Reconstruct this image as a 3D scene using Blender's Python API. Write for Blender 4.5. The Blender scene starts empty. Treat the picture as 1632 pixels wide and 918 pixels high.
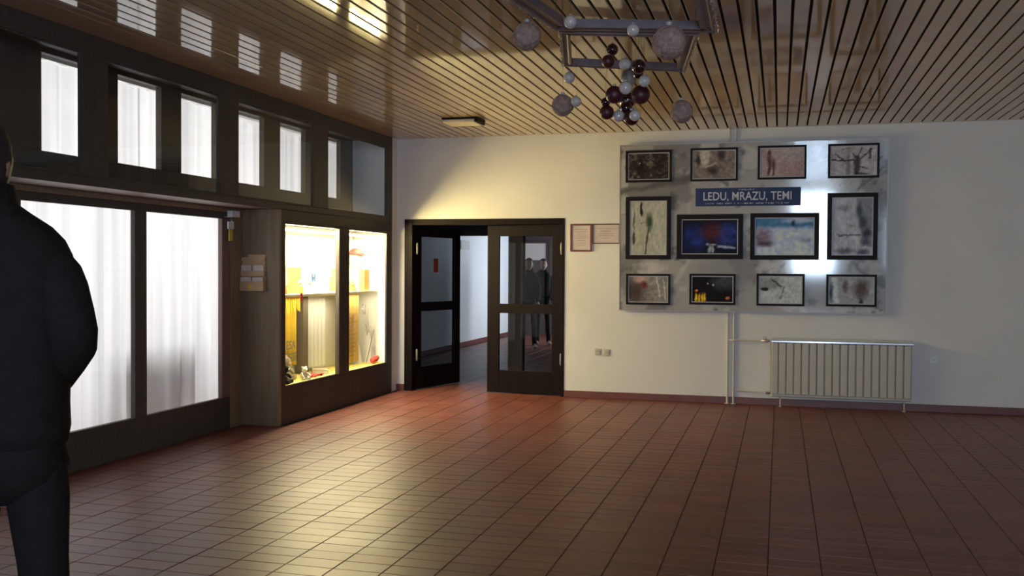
import bpy, bmesh, math, random
import numpy as np
from mathutils import Vector, Matrix

random.seed(7)
rng = np.random.default_rng(11)
C = bpy.context.scene.collection
SC = bpy.context.scene

# ------------------------------------------------------------------ camera
CAMH = 1.55
FOC = 1560.0
yaw, pitch, roll = math.radians(15.3), math.radians(-1.12), math.radians(0.33)
fwd = Vector((-math.sin(yaw) * math.cos(pitch), math.cos(yaw) * math.cos(pitch), math.sin(pitch)))
r0 = Vector((math.cos(yaw), math.sin(yaw), 0))
u0 = r0.cross(fwd)
rgt = r0 * math.cos(roll) + u0 * math.sin(roll)
upv = u0 * math.cos(roll) - r0 * math.sin(roll)
cam_d = bpy.data.cameras.new('camera')
cam = bpy.data.objects.new('camera', cam_d)
C.objects.link(cam)
m = Matrix.Identity(4)
for i in range(3):
    m[i][0], m[i][1], m[i][2] = rgt[i], upv[i], -fwd[i]
m.translation = Vector((0, 0, CAMH))
cam.matrix_world = m
cam_d.sensor_width = 36.0
cam_d.lens = FOC / 1632.0 * 36.0
cam_d.clip_end = 200
SC.camera = cam

# ------------------------------------------------------------------ world, lights, exposure
w = bpy.data.worlds.new('world')
SC.world = w
w.use_nodes = True
w.node_tree.nodes['Background'].inputs[0].default_value = (0.70, 0.82, 1.0, 1)
w.node_tree.nodes['Background'].inputs[1].default_value = 1.0
SC.view_settings.view_transform = 'Standard'
SC.view_settings.look = 'None'
SC.view_settings.gamma = 1.0
SC.view_settings.exposure = 0.0
SC.view_settings.use_curve_mapping = False


def area(name, loc, direction, sx, sy, power, col, spread=180):
    d = bpy.data.lights.new(name, 'AREA')
    d.shape = 'RECTANGLE'
    d.size, d.size_y = sx, sy
    d.energy = power
    d.color = col
    d.spread = math.radians(spread)
    o = bpy.data.objects.new(name, d)
    C.objects.link(o)
    o.location = loc
    o.rotation_euler = Vector(direction).to_track_quat('-Z', 'Y').to_euler()
    return o


# daylight outside the two windows of the rear wall
area('window_daylight', (0.85, -4.22, 1.94), (0, 1, 0), 1.0, 2.15, 300, (0.60, 0.77, 1.0))
area('window_daylight', (3.6, -4.22, 1.75), (0, 1, 0), 1.9, 1.6, 50, (0.55, 0.73, 1.0))
# daylit room behind the white curtains
area('curtain_room_daylight', (-7.9, 7.7, 1.75), (1, 0, 0), 7.0, 2.4, 235, (0.95, 0.97, 1.0))
# fluorescent light in the top of the display case, plus an added under-shelf fill
dl = area('display_light', (-4.85, 9.99, 1.955), (0, 0, -1), 0.10, 2.5, 150, (1.0, 0.91, 0.62))
dl.rotation_euler = (0, math.radians(-8), 0)
dl = area('display_light', (-4.765, 9.99, 1.92), (1, 0, 0), 2.4, 0.06, 95, (1.0, 0.80, 0.31))
area('display_light', (-4.90, 9.99, 1.238), (0, 0, -1), 0.05, 2.4, 15, (1.0, 0.88, 0.56)).rotation_euler = (0, math.radians(-10), 0)  # unseen lamp, added under the shelf to brighten the lower compartment
# daylight in the corridor behind the double door
area('corridor_daylight', (-2.6, 21.0, 1.6), (-1, -0.25, 0), 2.0, 1.8, 80, (0.80, 0.90, 1.0), 130)

HC = 3.18        # ceiling height
YB = 11.6        # back wall
XL = -4.69       # face of the left wall


# ------------------------------------------------------------------ helpers
def tag(o, label=None, cat=None, group=None, kind=None):
    if label: o['label'] = label
    if cat: o['category'] = cat
    if group: o['group'] = group
    if kind: o['kind'] = kind
    return o


def empty(name, loc=(0, 0, 0), rz=0, label=None, cat=None, group=None, kind=None):
    o = bpy.data.objects.new(name, None)
    o.empty_display_size = 0.1
    C.objects.link(o)
    o.location = loc
    o.rotation_euler = (0, 0, rz)
    return tag(o, label, cat, group, kind)


class MB:
    def __init__(self):
        self.v = []; self.f = []; self.sm = []

    def raw(self, vs, fs, smooth=False):
        n = len(self.v)
        self.v += [tuple(a) for a in vs]
        self.f += [tuple(i + n for i in q) for q in fs]
        self.sm += [smooth] * len(fs)
        return self

    def box(self, x0, x1, y0, y1, z0, z1, c=0.0):
        x0, x1 = min(x0, x1), max(x0, x1); y0, y1 = min(y0, y1), max(y0, y1); z0, z1 = min(z0, z1), max(z0, z1)
        if c <= 0:
            vs = [(x, y, z) for x in (x0, x1) for y in (y0, y1) for z in (z0, z1)]
            return self.raw(vs, [(0, 1, 3, 2), (4, 6, 7, 5), (0, 4, 5, 1), (2, 3, 7, 6), (0, 2, 6, 4), (1, 5, 7, 3)])
        bm = bmesh.new()
        bmesh.ops.create_cube(bm, size=1)
        for v in bm.verts:
            v.co = Vector(((x0 + x1) / 2 + v.co.x * (x1 - x0), (y0 + y1) / 2 + v.co.y * (y1 - y0), (z0 + z1) / 2 + v.co.z * (z1 - z0)))
        bmesh.ops.bevel(bm, geom=bm.edges[:], offset=c, segments=2, profile=0.5, affect='EDGES', clamp_overlap=True)
        return self.frombm(bm)

    def frombm(self, bm, smooth=False):
        bm.verts.index_update()
        self.raw([v.co[:] for v in bm.verts], [[v.index for v in f.verts] for f in bm.faces], smooth)
        bm.free()
        return self

    def tube(self, pts, r, n=8, smooth=True, caps=True):
        pts = [Vector(p) for p in pts]
        rs = r if isinstance(r, (list, tuple)) else [r] * len(pts)
        vs = []; fs = []
        prev = None
        for i, p in enumerate(pts):
            t = (pts[min(i + 1, len(pts) - 1)] - pts[max(i - 1, 0)]).normalized()
            if prev is None:
                a = Vector((0, 0, 1)) if abs(t.z) < 0.9 else Vector((1, 0, 0))
                n1 = t.cross(a).normalized()
            else:
                n1 = (prev - t * prev.dot(t)).normalized()
            prev = n1
            n2 = t.cross(n1)
            for k in range(n):
                a = 2 * math.pi * k / n
                vs.append(p + (n1 * math.cos(a) + n2 * math.sin(a)) * rs[i])
        for i in range(len(pts) - 1):
            for k in range(n):
                k2 = (k + 1) % n
                fs.append((i * n + k, i * n + k2, (i + 1) * n + k2, (i + 1) * n + k))
        self.raw(vs, fs, smooth)
        if caps:
            self.raw([vs[k] for k in range(n)], [tuple(range(n))[::-1]])
            self.raw([vs[(len(pts) - 1) * n + k] for k in range(n)], [tuple(range(n))])
        return self

    def sphere(self, c, r, seg=20, rings=12, sc=(1, 1, 1), fn=None):
        bm = bmesh.new()
        bmesh.ops.create_uvsphere(bm, u_segments=seg, v_segments=rings, radius=1)
        for v in bm.verts:
            co = v.co.copy()
            if fn: co = fn(co)
            v.co = Vector((c[0] + co.x * r * sc[0], c[1] + co.y * r * sc[1], c[2] + co.z * r * sc[2]))
        return self.frombm(bm, True)

    def prism(self, pts, axis, a, b):
        """polygon pts (2D) extruded along axis from a to b"""
        def mk(p, h):
            return {'x': (h, p[0], p[1]), 'y': (p[0], h, p[1]), 'z': (p[0], p[1], h)}[axis]
        n = len(pts)
        vs = [mk(p, a) for p in pts] + [mk(p, b) for p in pts]
        fs = [tuple(range(n))[::-1], tuple(range(n, 2 * n))] + [(i, (i + 1) % n, n + (i + 1) % n, n + i) for i in range(n)]
        return self.raw(vs, fs)

    def xf(self, mat):
        self.v = [tuple(mat @ Vector(p)) for p in self.v]
        return self

    def build(self, name, mat=None, parent=None, label=None, cat=None, group=None, kind=None, loc=None):
        me = bpy.data.meshes.new(name)
        off = Vector(loc) if loc is not None else Vector((0, 0, 0))
        me.from_pydata([tuple(Vector(p) - off) for p in self.v], [], self.f)
        me.polygons.foreach_set('use_smooth', self.sm)
        bm = bmesh.new(); bm.from_mesh(me)
        bmesh.ops.recalc_face_normals(bm, faces=bm.faces)
        bm.to_mesh(me); bm.free()
        me.update()
        o = bpy.data.objects.new(name, me)
        C.objects.link(o)
        o.location = off
        if mat: me.materials.append(mat)
        if parent:
            o.parent = parent
        return tag(o, label, cat, group, kind)


def newmat(name):
    m = bpy.data.materials.new(name)
    m.use_nodes = True
    nt = m.node_tree
    return m, nt, nt.nodes['Principled BSDF']


def mat(name, col, rough=0.6, metal=0.0, spec=0.5, var=0.08, scale=12, bump=0.0, bscale=60, coat=0.0, stretch=None, emit=None):
    m, nt, b = newmat(name)
    N, L = nt.nodes, nt.links
    b.inputs['Roughness'].default_value = rough
    b.inputs['Metallic'].default_value = metal
    b.inputs['Specular IOR Level'].default_value = spec
    b.inputs['Coat Weight'].default_value = coat
    b.inputs['Coat Roughness'].default_value = 0.06
    tc = N.new('ShaderNodeTexCoord'); src = tc.outputs['Object']
    if stretch:
        mp = N.new('ShaderNodeMapping'); mp.inputs['Scale'].default_value = stretch
        L.new(src, mp.inputs['Vector']); src = mp.outputs['Vector']
    nz = N.new('ShaderNodeTexNoise'); nz.inputs['Scale'].default_value = scale; nz.inputs['Detail'].default_value = 4
    L.new(src, nz.inputs['Vector'])
    rp = N.new('ShaderNodeValToRGB')
    rp.color_ramp.elements[0].position = 0.3; rp.color_ramp.elements[1].position = 0.7
    rp.color_ramp.elements[0].color = tuple(c * (1 - var) for c in col) + (1,)
    rp.color_ramp.elements[1].color = tuple(min(1, c * (1 + var)) for c in col) + (1,)
    L.new(nz.outputs['Fac'], rp.inputs['Fac']); L.new(rp.outputs['Color'], b.inputs['Base Color'])
    if bump:
        n2 = N.new('ShaderNodeTexNoise'); n2.inputs['Scale'].default_value = bscale
        L.new(src, n2.inputs['Vector'])
        bp = N.new('ShaderNodeBump'); bp.inputs['Strength'].default_value = bump; bp.inputs['Distance'].default_value = 0.01
        L.new(n2.outputs['Fac'], bp.inputs['Height']); L.new(bp.outputs['Normal'], b.inputs['Normal'])
    if emit:
        b.inputs['Emission Color'].default_value = emit[0] + (1,)
        b.inputs['Emission Strength'].default_value = emit[1]
    return m


def glass(name, tint=(1, 1, 1), refl=1.0, rough=0.0):
    m, nt, b = newmat(name)
    N, L = nt.nodes, nt.links
    N.remove(b)
    tr = N.new('ShaderNodeBsdfTransparent'); tr.inputs[0].default_value = tint + (1,)
    gl = N.new('ShaderNodeBsdfGlossy'); gl.inputs['Roughness'].default_value = rough
    fr = N.new('ShaderNodeFresnel'); fr.inputs['IOR'].default_value = 1.45
    mx = N.new('ShaderNodeMixShader')
    mu = N.new('ShaderNodeMath'); mu.operation = 'MULTIPLY'; mu.inputs[1].default_value = refl
    gm = N.new('ShaderNodeNewGeometry')
    iv = N.new('ShaderNodeMath'); iv.operation = 'SUBTRACT'; iv.inputs[0].default_value = 1.0
    m3 = N.new('ShaderNodeMath'); m3.operation = 'MULTIPLY'
    L.new(gm.outputs['Backfacing'], iv.inputs[1]); L.new(fr.outputs[0], m3.inputs[0]); L.new(iv.outputs[0], m3.inputs[1])
    L.new(m3.outputs[0], mu.inputs[0]); L.new(mu.outputs[0], mx.inputs[0])
    L.new(tr.outputs[0], mx.inputs[1]); L.new(gl.outputs[0], mx.inputs[2])
    L.new(mx.outputs[0], N['Material Output'].inputs[0])
    return m


def attr_mat(name, rough=0.3, spec=0.5, coat=0.0, metal=0.0, coat_rough=0.06, ior=1.5):
    m, nt, b = newmat(name)
    a = nt.nodes.new('ShaderNodeAttribute'); a.attribute_name = 'print'
    nt.links.new(a.outputs['Color'], b.inputs['Base Color'])
    b.inputs['Roughness'].default_value = rough
    b.inputs['Specular IOR Level'].default_value = spec
    b.inputs['Metallic'].default_value = metal
    b.inputs['Coat Weight'].default_value = coat
    b.inputs['Coat IOR'].default_value = ior
    b.inputs['Coat Roughness'].default_value = coat_rough
    return m


M = {}
M['wall'] = mat('white_plaster', (0.74, 0.73, 0.70), 0.7, spec=0.3, var=0.03, scale=2, bump=0.15, bscale=90)
M['corr_wall'] = mat('corridor_plaster', (0.78, 0.79, 0.82), 0.6, spec=0.3, var=0.02, scale=2)
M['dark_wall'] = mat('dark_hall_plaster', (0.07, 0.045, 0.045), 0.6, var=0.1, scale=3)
M['wood'] = mat('dark_brown_timber', (0.070, 0.060, 0.050), 0.5, spec=0.25, var=0.12, scale=5, stretch=(6, 6, 0.6), bump=0.08, bscale=30)
M['wood_side'] = mat('brown_veneer', (0.25, 0.185, 0.115), 0.45, spec=0.4, var=0.15, scale=4, stretch=(6, 6, 0.5), bump=0.05, bscale=30)
M['soffit'] = mat('painted_soffit_board', (0.34, 0.27, 0.25), 0.5, var=0.05)
M['door_wood'] = mat('dark_door_timber', (0.011, 0.007, 0.007), 0.5, spec=0.10, var=0.25, scale=5, stretch=(6, 6, 0.6), bump=0.05, bscale=30)
M['glass'] = glass('clear_glass')
M['glass_dark'] = glass('grey_tinted_glass', (0.60, 0.62, 0.63), 1.0)
M['base'] = mat('baseboard_tile', (0.16, 0.055, 0.045), 0.4, var=0.1, scale=8)
M['grout'] = mat('floor_grout', (0.07, 0.024, 0.018), 0.8, var=0.1)
M['metal'] = mat('pale_hinge_metal', (0.26, 0.25, 0.21), 0.5, metal=0.2, var=0.05)
M['chrome'] = mat('chrome', (0.7, 0.7, 0.7), 0.15, metal=1.0, var=0.02)
M['alu'] = mat('aluminium_edge', (0.42, 0.42, 0.42), 0.45, metal=0.3, var=0.05)
M['rad'] = mat('radiator_enamel', (0.50, 0.47, 0.38), 0.4, var=0.06, scale=6)
M['pipe'] = mat('pipe_enamel', (0.58, 0.55, 0.48), 0.4, var=0.05)
M['plastic'] = mat('ivory_plastic', (0.55, 0.51, 0.42), 0.35, var=0.04)
M['white_plastic'] = mat('white_plastic', (0.8, 0.82, 0.8), 0.35, var=0.02)
M['black'] = mat('black_frame_lacquer', (0.016, 0.012, 0.014), 0.6, spec=0.15, var=0.1)
M['white'] = mat('white_board', (0.82, 0.82, 0.80), 0.6, var=0.02)
M['darkgap'] = mat('dark_void', (0.012, 0.008, 0.006), 0.9, var=0.1)


# floor tile and ceiling plank materials: each piece has its own tone by its cell
def cell_mat(name, c0, c1, px, py, ox, oy, rough, spec, bump, bscale, stretch=None, coat=0.0, mottle=0.12):
    m, nt, b = newmat(name)
    N, L = nt.nodes, nt.links
    g = N.new('ShaderNodeNewGeometry')
    sp = N.new('ShaderNodeSeparateXYZ'); L.new(g.outputs['Position'], sp.inputs[0])
    def cell(out, p, o):
        a = N.new('ShaderNodeMath'); a.operation = 'SUBTRACT'; a.inputs[1].default_value = o; L.new(out, a.inputs[0])
        d = N.new('ShaderNodeMath'); d.operation = 'DIVIDE'; d.inputs[1].default_value = p; L.new(a.outputs[0], d.inputs[0])
        f = N.new('ShaderNodeMath'); f.operation = 'FLOOR'; L.new(d.outputs[0], f.inputs[0])
        return f.outputs[0]
    cb = N.new('ShaderNodeCombineXYZ')
    L.new(cell(sp.outputs[0], px, ox), cb.inputs[0]); L.new(cell(sp.outputs[1], py, oy), cb.inputs[1])
    wn = N.new('ShaderNodeTexWhiteNoise'); wn.noise_dimensions = '3D'; L.new(cb.outputs[0], wn.inputs['Vector'])
    mp = N.new('ShaderNodeMapping'); L.new(g.outputs['Position'], mp.inputs['Vector'])
    if stretch: mp.inputs['Scale'].default_value = stretch
    nz = N.new('ShaderNodeTexNoise'); nz.inputs['Scale'].default_value = 3.0; nz.inputs['Detail'].default_value = 6
    L.new(mp.outputs['Vector'], nz.inputs['Vector'])
    ad = N.new('ShaderNodeMath'); ad.operation = 'MULTIPLY_ADD'; ad.inputs[1].default_value = 0.45
    L.new(wn.outputs['Value'], ad.inputs[0])
    n2 = N.new('ShaderNodeMath'); n2.operation = 'MULTIPLY'; n2.inputs[1].default_value = 0.9; L.new(nz.outputs['Fac'], n2.inputs[0])
    L.new(n2.outputs[0], ad.inputs[2])
    rp = N.new('ShaderNodeValToRGB')
    rp.color_ramp.elements[0].position = 0.3; rp.color_ramp.elements[1].position = 1.0
    rp.color_ramp.elements[0].color = c0 + (1,); rp.color_ramp.elements[1].color = c1 + (1,)
    L.new(ad.outputs[0], rp.inputs['Fac']); L.new(rp.outputs['Color'], b.inputs['Base Color'])
    rr = N.new('ShaderNodeMapRange'); rr.inputs['To Min'].default_value = rough * 0.85; rr.inputs['To Max'].default_value = rough * 1.15
    L.new(nz.outputs['Fac'], rr.inputs['Value']); L.new(rr.outputs[0], b.inputs['Roughness'])
    b.inputs['Specular IOR Level'].default_value = spec
    b.inputs['Coat Weight'].default_value = coat
    nb = N.new('ShaderNodeTexNoise'); nb.inputs['Scale'].default_value = bscale
    L.new(mp.outputs['Vector'], nb.inputs['Vector'])
    bp = N.new('ShaderNodeBump'); bp.inputs['Strength'].default_value = bump; bp.inputs['Distance'].default_value = 0.01
    L.new(nb.outputs['Fac'], bp.inputs['Height']); L.new(bp.outputs['Normal'], b.inputs['Normal'])
    return m


TPX, TPY, TOX, TOY = 0.27, 0.1375, -2.205, 4.735
PP, PO = 0.1088, 0.06
M['tile'] = cell_mat('terracotta_floor_tile', (0.125, 0.036, 0.025), (0.205, 0.064, 0.042), TPX, TPY, TOX, TOY, 0.42, 0.42, 0.06, 12)
M['plank'] = cell_mat('lacquered_ceiling_plank', (0.44, 0.33, 0.20), (0.57, 0.44, 0.28), PP, 3.1, PO, 1.3, 0.055, 0.5, 0.03, 2.0, stretch=(1, 0.5, 1))

# ------------------------------------------------------------------ floor (slab, nearest tiles one by one, the rest as one part)
floor = MB().box(-4.75, 5.6, -4.1, YB, -0.12, -0.003).box(-6.2, 0.0, YB, 22.8, -0.12, -0.003).box(-5.13, -4.7, 3.8, 8.7, -0.12, -0.003).build('floor', M['grout'], kind='structure')


def in_floor(x, y):
    if y < YB: return (XL < x < 5.5 or (x > -5.10 and 3.9 < y < 8.58)) and y > -4.0
    return -6.07 < x < -2.0 and y < 22.6


def pix(x, y, z):
    d = Vector((x, y, z - CAMH)); zz = d.dot(fwd)
    if zz < 0.3: return None
    return 816 + FOC * d.dot(rgt) / zz, 459 - FOC * d.dot(upv) / zz, zz


tiles = []
for i in range(-18, 30):
    for j in range(-65, 135):
        x0 = TOX + i * TPX; y0 = TOY + j * TPY
        xc, yc = x0 + TPX / 2, y0 + TPY / 2
        if not in_floor(xc, yc): continue
        p = pix(xc, yc, 0)
        vis = p is not None and -30 < p[0] < 1662 and 430 < p[1] < 940
        tiles.append((0 if vis else 1, p[2] if p else 99, x0, y0))
tiles.sort()
G = 0.004


def tile_mb(mb, x0, y0, dz=0.0):
    a, b, c, d = x0 + G * 0.6, x0 + TPX - G * 0.6, y0 + G * 0.35, y0 + TPY - G * 0.35
    e = 0.002
    vs = [(a, c, -0.005), (b, c, -0.005), (b, d, -0.005), (a, d, -0.005),
          (a + e, c + e, dz), (b - e, c + e, dz), (b - e, d - e, dz), (a + e, d - e, dz)]
    mb.raw(vs, [(4, 5, 6, 7), (0, 1, 5, 4), (1, 2, 6, 5), (2, 3, 7, 6), (3, 0, 4, 7)])


t0 = MB(); tile_mb(t0, 0, 0)
tproto = t0.build('tile', M['tile'], floor)
first = True
for (_, _, x0, y0) in tiles[:300]:
    o = tproto if first else tproto.copy()
    if not first:
        C.objects.link(o); o.parent = floor
    first = False
    o.location = (x0, y0, random.uniform(-0.0006, 0.0006))
    o.rotation_euler = (random.uniform(-0.0015, 0.0015), random.uniform(-0.001, 0.001), 0)
rest = MB()
for (_, _, x0, y0) in tiles[300:]:
    tile_mb(rest, x0, y0, random.uniform(-0.0006, 0.0006))
rest.build('tile_field', M['tile'], floor, kind='stuff')

# ------------------------------------------------------------------ ceiling (backing and planks)
ceil = MB().box(-5.35, 5.6, -4.1, YB, HC + 0.018, HC + 0.12).build('ceiling', M['darkgap'], kind='structure')
MB().box(XL, -4.395, -4.0, YB, HC, HC + 0.018, 0.002).build('margin_board', M['plank'], ceil)
MB().box(-5.3, XL - 0.002, -4.0, YB, HC, HC + 0.018).build('cabinet_head_board', M['wood'], ceil)
pm = MB().box(-0.0455, 0.0455, -4.0, YB - 0.004, 0, 0.016, 0.003)
pproto = pm.build('plank', M['plank'], ceil)
k = -41
first = True
while PO + (k + 0.5) * PP < 5.45:
    x = PO + (k + 0.5) * PP
    o = pproto if first else pproto.copy()
    if not first:
        C.objects.link(o); o.parent = ceil
    first = False
    o.location = (x, 0, HC + random.uniform(0, 0.0008))
    o.rotation_euler = (0, random.uniform(-0.004, 0.004), 0)
    k += 1

# ------------------------------------------------------------------ walls
DX0, DX1, DZ = -4.585, -2.515, 2.168
bw = MB()
bw.box(-5.3, DX0, YB, YB + 0.14, 0, 3.3)
bw.box(DX1, 5.6, YB, YB + 0.14, 0, 3.3)
bw.box(DX0, DX1, YB, YB + 0.14, DZ, 3.3)
bw.build('wall_back', M['wall'], kind='structure')
MB().box(5.5, 5.6, -4.1, YB, 0, 3.3).build('wall_right', M['wall'], kind='structure')
MB().box(-4.85, XL, -4.1, 3.9, 0, 3.3).build('wall_left', M['wall'], kind='structure')
MB().box(XL - 0.12, XL, 11.44, YB, 0, 3.3).build('wall_corner_return', M['wall'], kind='structure').name = 'wall_left_return'
rw = MB()
W1 = (0.3, 1.4, 0.8, 3.08); W2 = (2.6, 4.6, 0.9, 2.6)
rw.box(-4.85, W1[0], -4.12, -4.0, 0, 3.3).box(W1[1], W2[0], -4.12, -4.0, 0, 3.3).box(W2[1], 5.6, -4.12, -4.0, 0, 3.3)
for W_ in (W1, W2):
    rw.box(W_[0], W_[1], -4.12, -4.0, 0, W_[2]).box(W_[0], W_[1], -4.12, -4.0, W_[3], 3.3)
rw.build('wall_rear', M['wall'], kind='structure')
for n_, W_ in enumerate((W1, W2)):
    f = MB()
    t = 0.05
    f.box(W_[0], W_[0] + t, -4.10, -4.04, W_[2], W_[3]).box(W_[1] - t, W_[1], -4.10, -4.04, W_[2], W_[3])
    f.box(W_[0] + t, W_[1] - t, -4.10, -4.04, W_[2], W_[2] + t).box(W_[0] + t, W_[1] - t, -4.10, -4.04, W_[3] - t, W_[3])
    fo = f.build('window_%d' % (20 + n_), M['white'], kind='structure')
    MB().box(W_[0] + t, W_[1] - t, -4.075, -4.069, W_[2] + t, W_[3] - t).build('pane', M['glass'], fo)

bb = MB()
bb.box(DX1 + 0.002, 5.5, YB - 0.014, YB, 0, 0.082, 0.003)
bb.build('baseboard_back', M['base'], kind='structure')
MB().box(XL, DX0 - 0.002, YB - 0.014, YB, 0, 0.082, 0.003).build('baseboard_left', M['base'], kind='structure')

# ------------------------------------------------------------------ left facade: transom band
BAYS = [(4.28, 5.795), (6.06, 7.53), (7.83, 9.30), (9.635, 11.265)]
ZT0, ZT1 = 2.18, 3.04
tr = MB()
tr.box(XL - 0.03, XL, 3.9, 11.44, ZT1, HC, 0.003)
tr.box(XL - 0.03, XL, 3.9, 11.44, 2.12, ZT0, 0.003)
prev = 3.9
for a, b in BAYS:
    tr.box(XL - 0.03, XL, prev, a, ZT0, ZT1, 0.003)
    prev = b
tr.box(XL - 0.03, XL, prev, 11.44, ZT0, ZT1, 0.003)
tr.build('trim_1', M['wood'], kind='structure')
for n_, (a, b) in enumerate(BAYS):
    wroot = empty('window_%d' % (n_ + 1), ((XL - 0.05), (a + b) / 2, ZT0), kind='structure')
    f = MB(); t = 0.014; xx0, xx1 = 0.022, 0.046
    h = ZT1 - ZT0; hw = (b - a) / 2
    f.box(xx0, xx1, -hw, -hw + t, 0, h, 0.003).box(xx0, xx1, hw - t, hw, 0, h, 0.003)
    f.box(xx0, xx1, -hw + t, hw - t, 0, t, 0.003).box(xx0, xx1, -hw + t, hw - t, h - t, h, 0.003)
    f.build('window_frame', M['wood'], wroot)
    g = MB().box(0.028, 0.033, -hw + t, hw - t, t, h - t)
    g.build('pane', M['glass'], wroot)
# ledge: soffit board below the transom band
MB().box(-5.30, XL - 0.002, 3.9, 8.58, 2.122, 2.16).build('trim_2', M['soffit'], kind='structure')
MB().box(-5.30, XL - 0.032, 8.58, 11.44, 2.122, 2.16).build('trim_3', M['wood'], kind='structure')
MB().box(XL - 0.012, XL + 0.004, 3.9, 8.58, 2.115, 2.165, 0.002).build('trim_4', M['wood'], kind='structure')
# inner glazing of the curtained room
IN = [(6.11, 6.68), (6.98, 7.57), (7.87, 8.45), (8.78, 9.36), (9.71, 10.30), (10.65, 11.24)]
XI = -5.30
inn = MB()
inn.box(XI - 0.06, XI, 3.9, YB, 2.16, 2.41, 0.003)
inn.box(XI - 0.06, XI, 3.9, YB, 3.14, 3.3, 0.003)
prev = 3.9
for a, b in IN:
    inn.box(XI - 0.06, XI, prev, a, 2.41, 3.14, 0.003); prev = b
inn.box(XI - 0.06, XI, prev, YB, 2.41, 3.14, 0.003)
inn.build('trim_5', M['wood'], kind='structure')
for n_, (a, b) in enumerate(IN):
    wr = MB().box(XI - 0.034, XI - 0.028, a, b, 2.41, 3.14).build('window_%d' % (5 + n_), M['glass'], kind='structure')

# ------------------------------------------------------------------ left facade: curtained double door, recessed
XD = -5.10
jm = MB()
jm.box(XD - 0.06, XD + 0.01, 8.365, 8.578, 0, 2.12, 0.003)
jm.box(XD - 0.06, XD + 0.01, 3.9, 8.365, 2.075, 2.12, 0.003)
jm.box(XD - 0.06, XD + 0.01, 3.9, 4.2, 0, 2.075, 0.003)
jm.build('trim_6', M['wood_side'], kind='structure')
MB().box(XD - 0.06, XL, 3.8, 3.9, 0, 3.18).build('trim_7', M['wood'], kind='structure')


def glazed_leaf(name, y0, y1, sl, sr, stile_mat=None):
    r = empty(name, (XD, y0, 0.001), kind='structure')
    w_ = y1 - y0
    b = MB()
    b.box(-0.045, 0, 0, w_, 0, 0.305, 0.003)
    b.box(-0.045, 0, 0, w_, 2.01, 2.0735, 0.003)
    b.build('rail', M['wood'], r)
    MB().box(-0.045, 0, 0, sl, 0.305, 2.01, 0.002).build('stile', M['wood'], r)
    MB().box(-0.045, 0, w_ - sr, w_, 0.305, 2.01, 0.002).build('stile', stile_mat or M['wood'], r)
    MB().box(-0.025, -0.019, sl, w_ - sr, 0.305, 2.01).build('pane', M['glass'], r)
    return r


M['stile'] = mat('light_brown_stile', (0.20, 0.125, 0.10), 0.45, var=0.1, scale=4, stretch=(6, 6, 0.5))
glazed_leaf('door_3', 4.2, 5.60, 0.08, 0.08)
glazed_leaf('door_4', 5.603, 7.003, 0.075, 0.075)
glazed_leaf('door_5', 7.006, 8.362, 0.075, 0.135, M['stile'])

# the lit room behind
MB().box(-8.2, -8.1, 3.9, YB, 0, 3.3).build('wall_curtain_room_far', M['wall'], kind='structure')
MB().box(-8.2, -5.36, YB, YB + 0.14, 0, 3.3).build('wall_curtain_room_back', M['wall'], kind='structure')
MB().box(-8.2, -4.85, 3.7, 3.8, 0, 3.3).build('wall_curtain_room_near', M['wall'], kind='structure')
MB().box(-8.2, -5.16, 3.8, YB, -0.12, 0).build('floor_curtain_room', M['base'], kind='structure')
MB().box(-8.2, -5.36, 3.8, YB, 3.3, 3.4).build('ceiling_curtain_room', M['wall'], kind='structure')

# curtains
mc, nt, b = newmat('sheer_white_curtain')
N, L = nt.nodes, nt.links
N.remove(b)
df = N.new('ShaderNodeBsdfDiffuse'); df.inputs[0].default_value = (0.80, 0.80, 0.79, 1)
tl = N.new('ShaderNodeBsdfTranslucent')
tp = N.new('ShaderNodeBsdfTransparent'); tp.inputs[0].default_value = (1, 1, 1, 1)
tc = N.new('ShaderNodeTexCoord')
mp = N.new('ShaderNodeMapping'); mp.inputs['Scale'].default_value = (3.2, 3.2, 0.12)
nz = N.new('ShaderNodeTexNoise'); nz.inputs['Scale'].default_value = 1.6; nz.inputs['Detail'].default_value = 3
rp = N.new('ShaderNodeValToRGB')
rp.color_ramp.elements[0].position = 0.35; rp.color_ramp.elements[1].position = 0.65
rp.color_ramp.elements[0].color = (0.60, 0.60, 0.60, 1); rp.color_ramp.elements[1].color = (0.86, 0.86, 0.85, 1)  # soft vertical bands: fold shading painted into the translucent colour
L.new(tc.outputs['Object'], mp.inputs[0]); L.new(mp.outputs[0], nz.inputs['Vector']); L.new(nz.outputs['Fac'], rp.inputs[0])
L.new(rp.outputs[0], tl.inputs[0])
x1 = N.new('ShaderNodeMixShader'); x1.inputs[0].default_value = 0.65
x2 = N.new('ShaderNodeMixShader'); x2.inputs[0].default_value = 0.05
L.new(df.outputs[0], x1.inputs[1]); L.new(tl.outputs[0], x1.inputs[2])
L.new(x1.outputs[0], x2.inputs[1]); L.new(tp.outputs[0], x2.inputs[2])
L.new(x2.outputs[0], N['Material Output'].inputs[0])
M['curtain'] = mc


def curtain(y0, y1, z0, z1, x, seed, amp=0.03):
    r = random.Random(seed)
    n = int((y1 - y0) / 0.012)
    ph = 0; vs = []; fs = []
    for i in range(n + 1):
        y = y0 + (y1 - y0) * i / n
        ph += r.uniform(0.15, 0.42)
        a = amp * math.sin(ph) + 0.3 * amp * math.sin(ph * 2.3 + 1)
        for z, s in ((z0, 1.25), ((z0 + z1) / 2, 1.0), (z1, 0.7)):
            vs.append((x + a * s, y, z))
    for i in range(n):
        for q in range(2):
            fs.append((i * 3 + q, i * 3 + q + 1, (i + 1) * 3 + q + 1, (i + 1) * 3 + q))
    return MB().raw(vs, fs, True)


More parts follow.
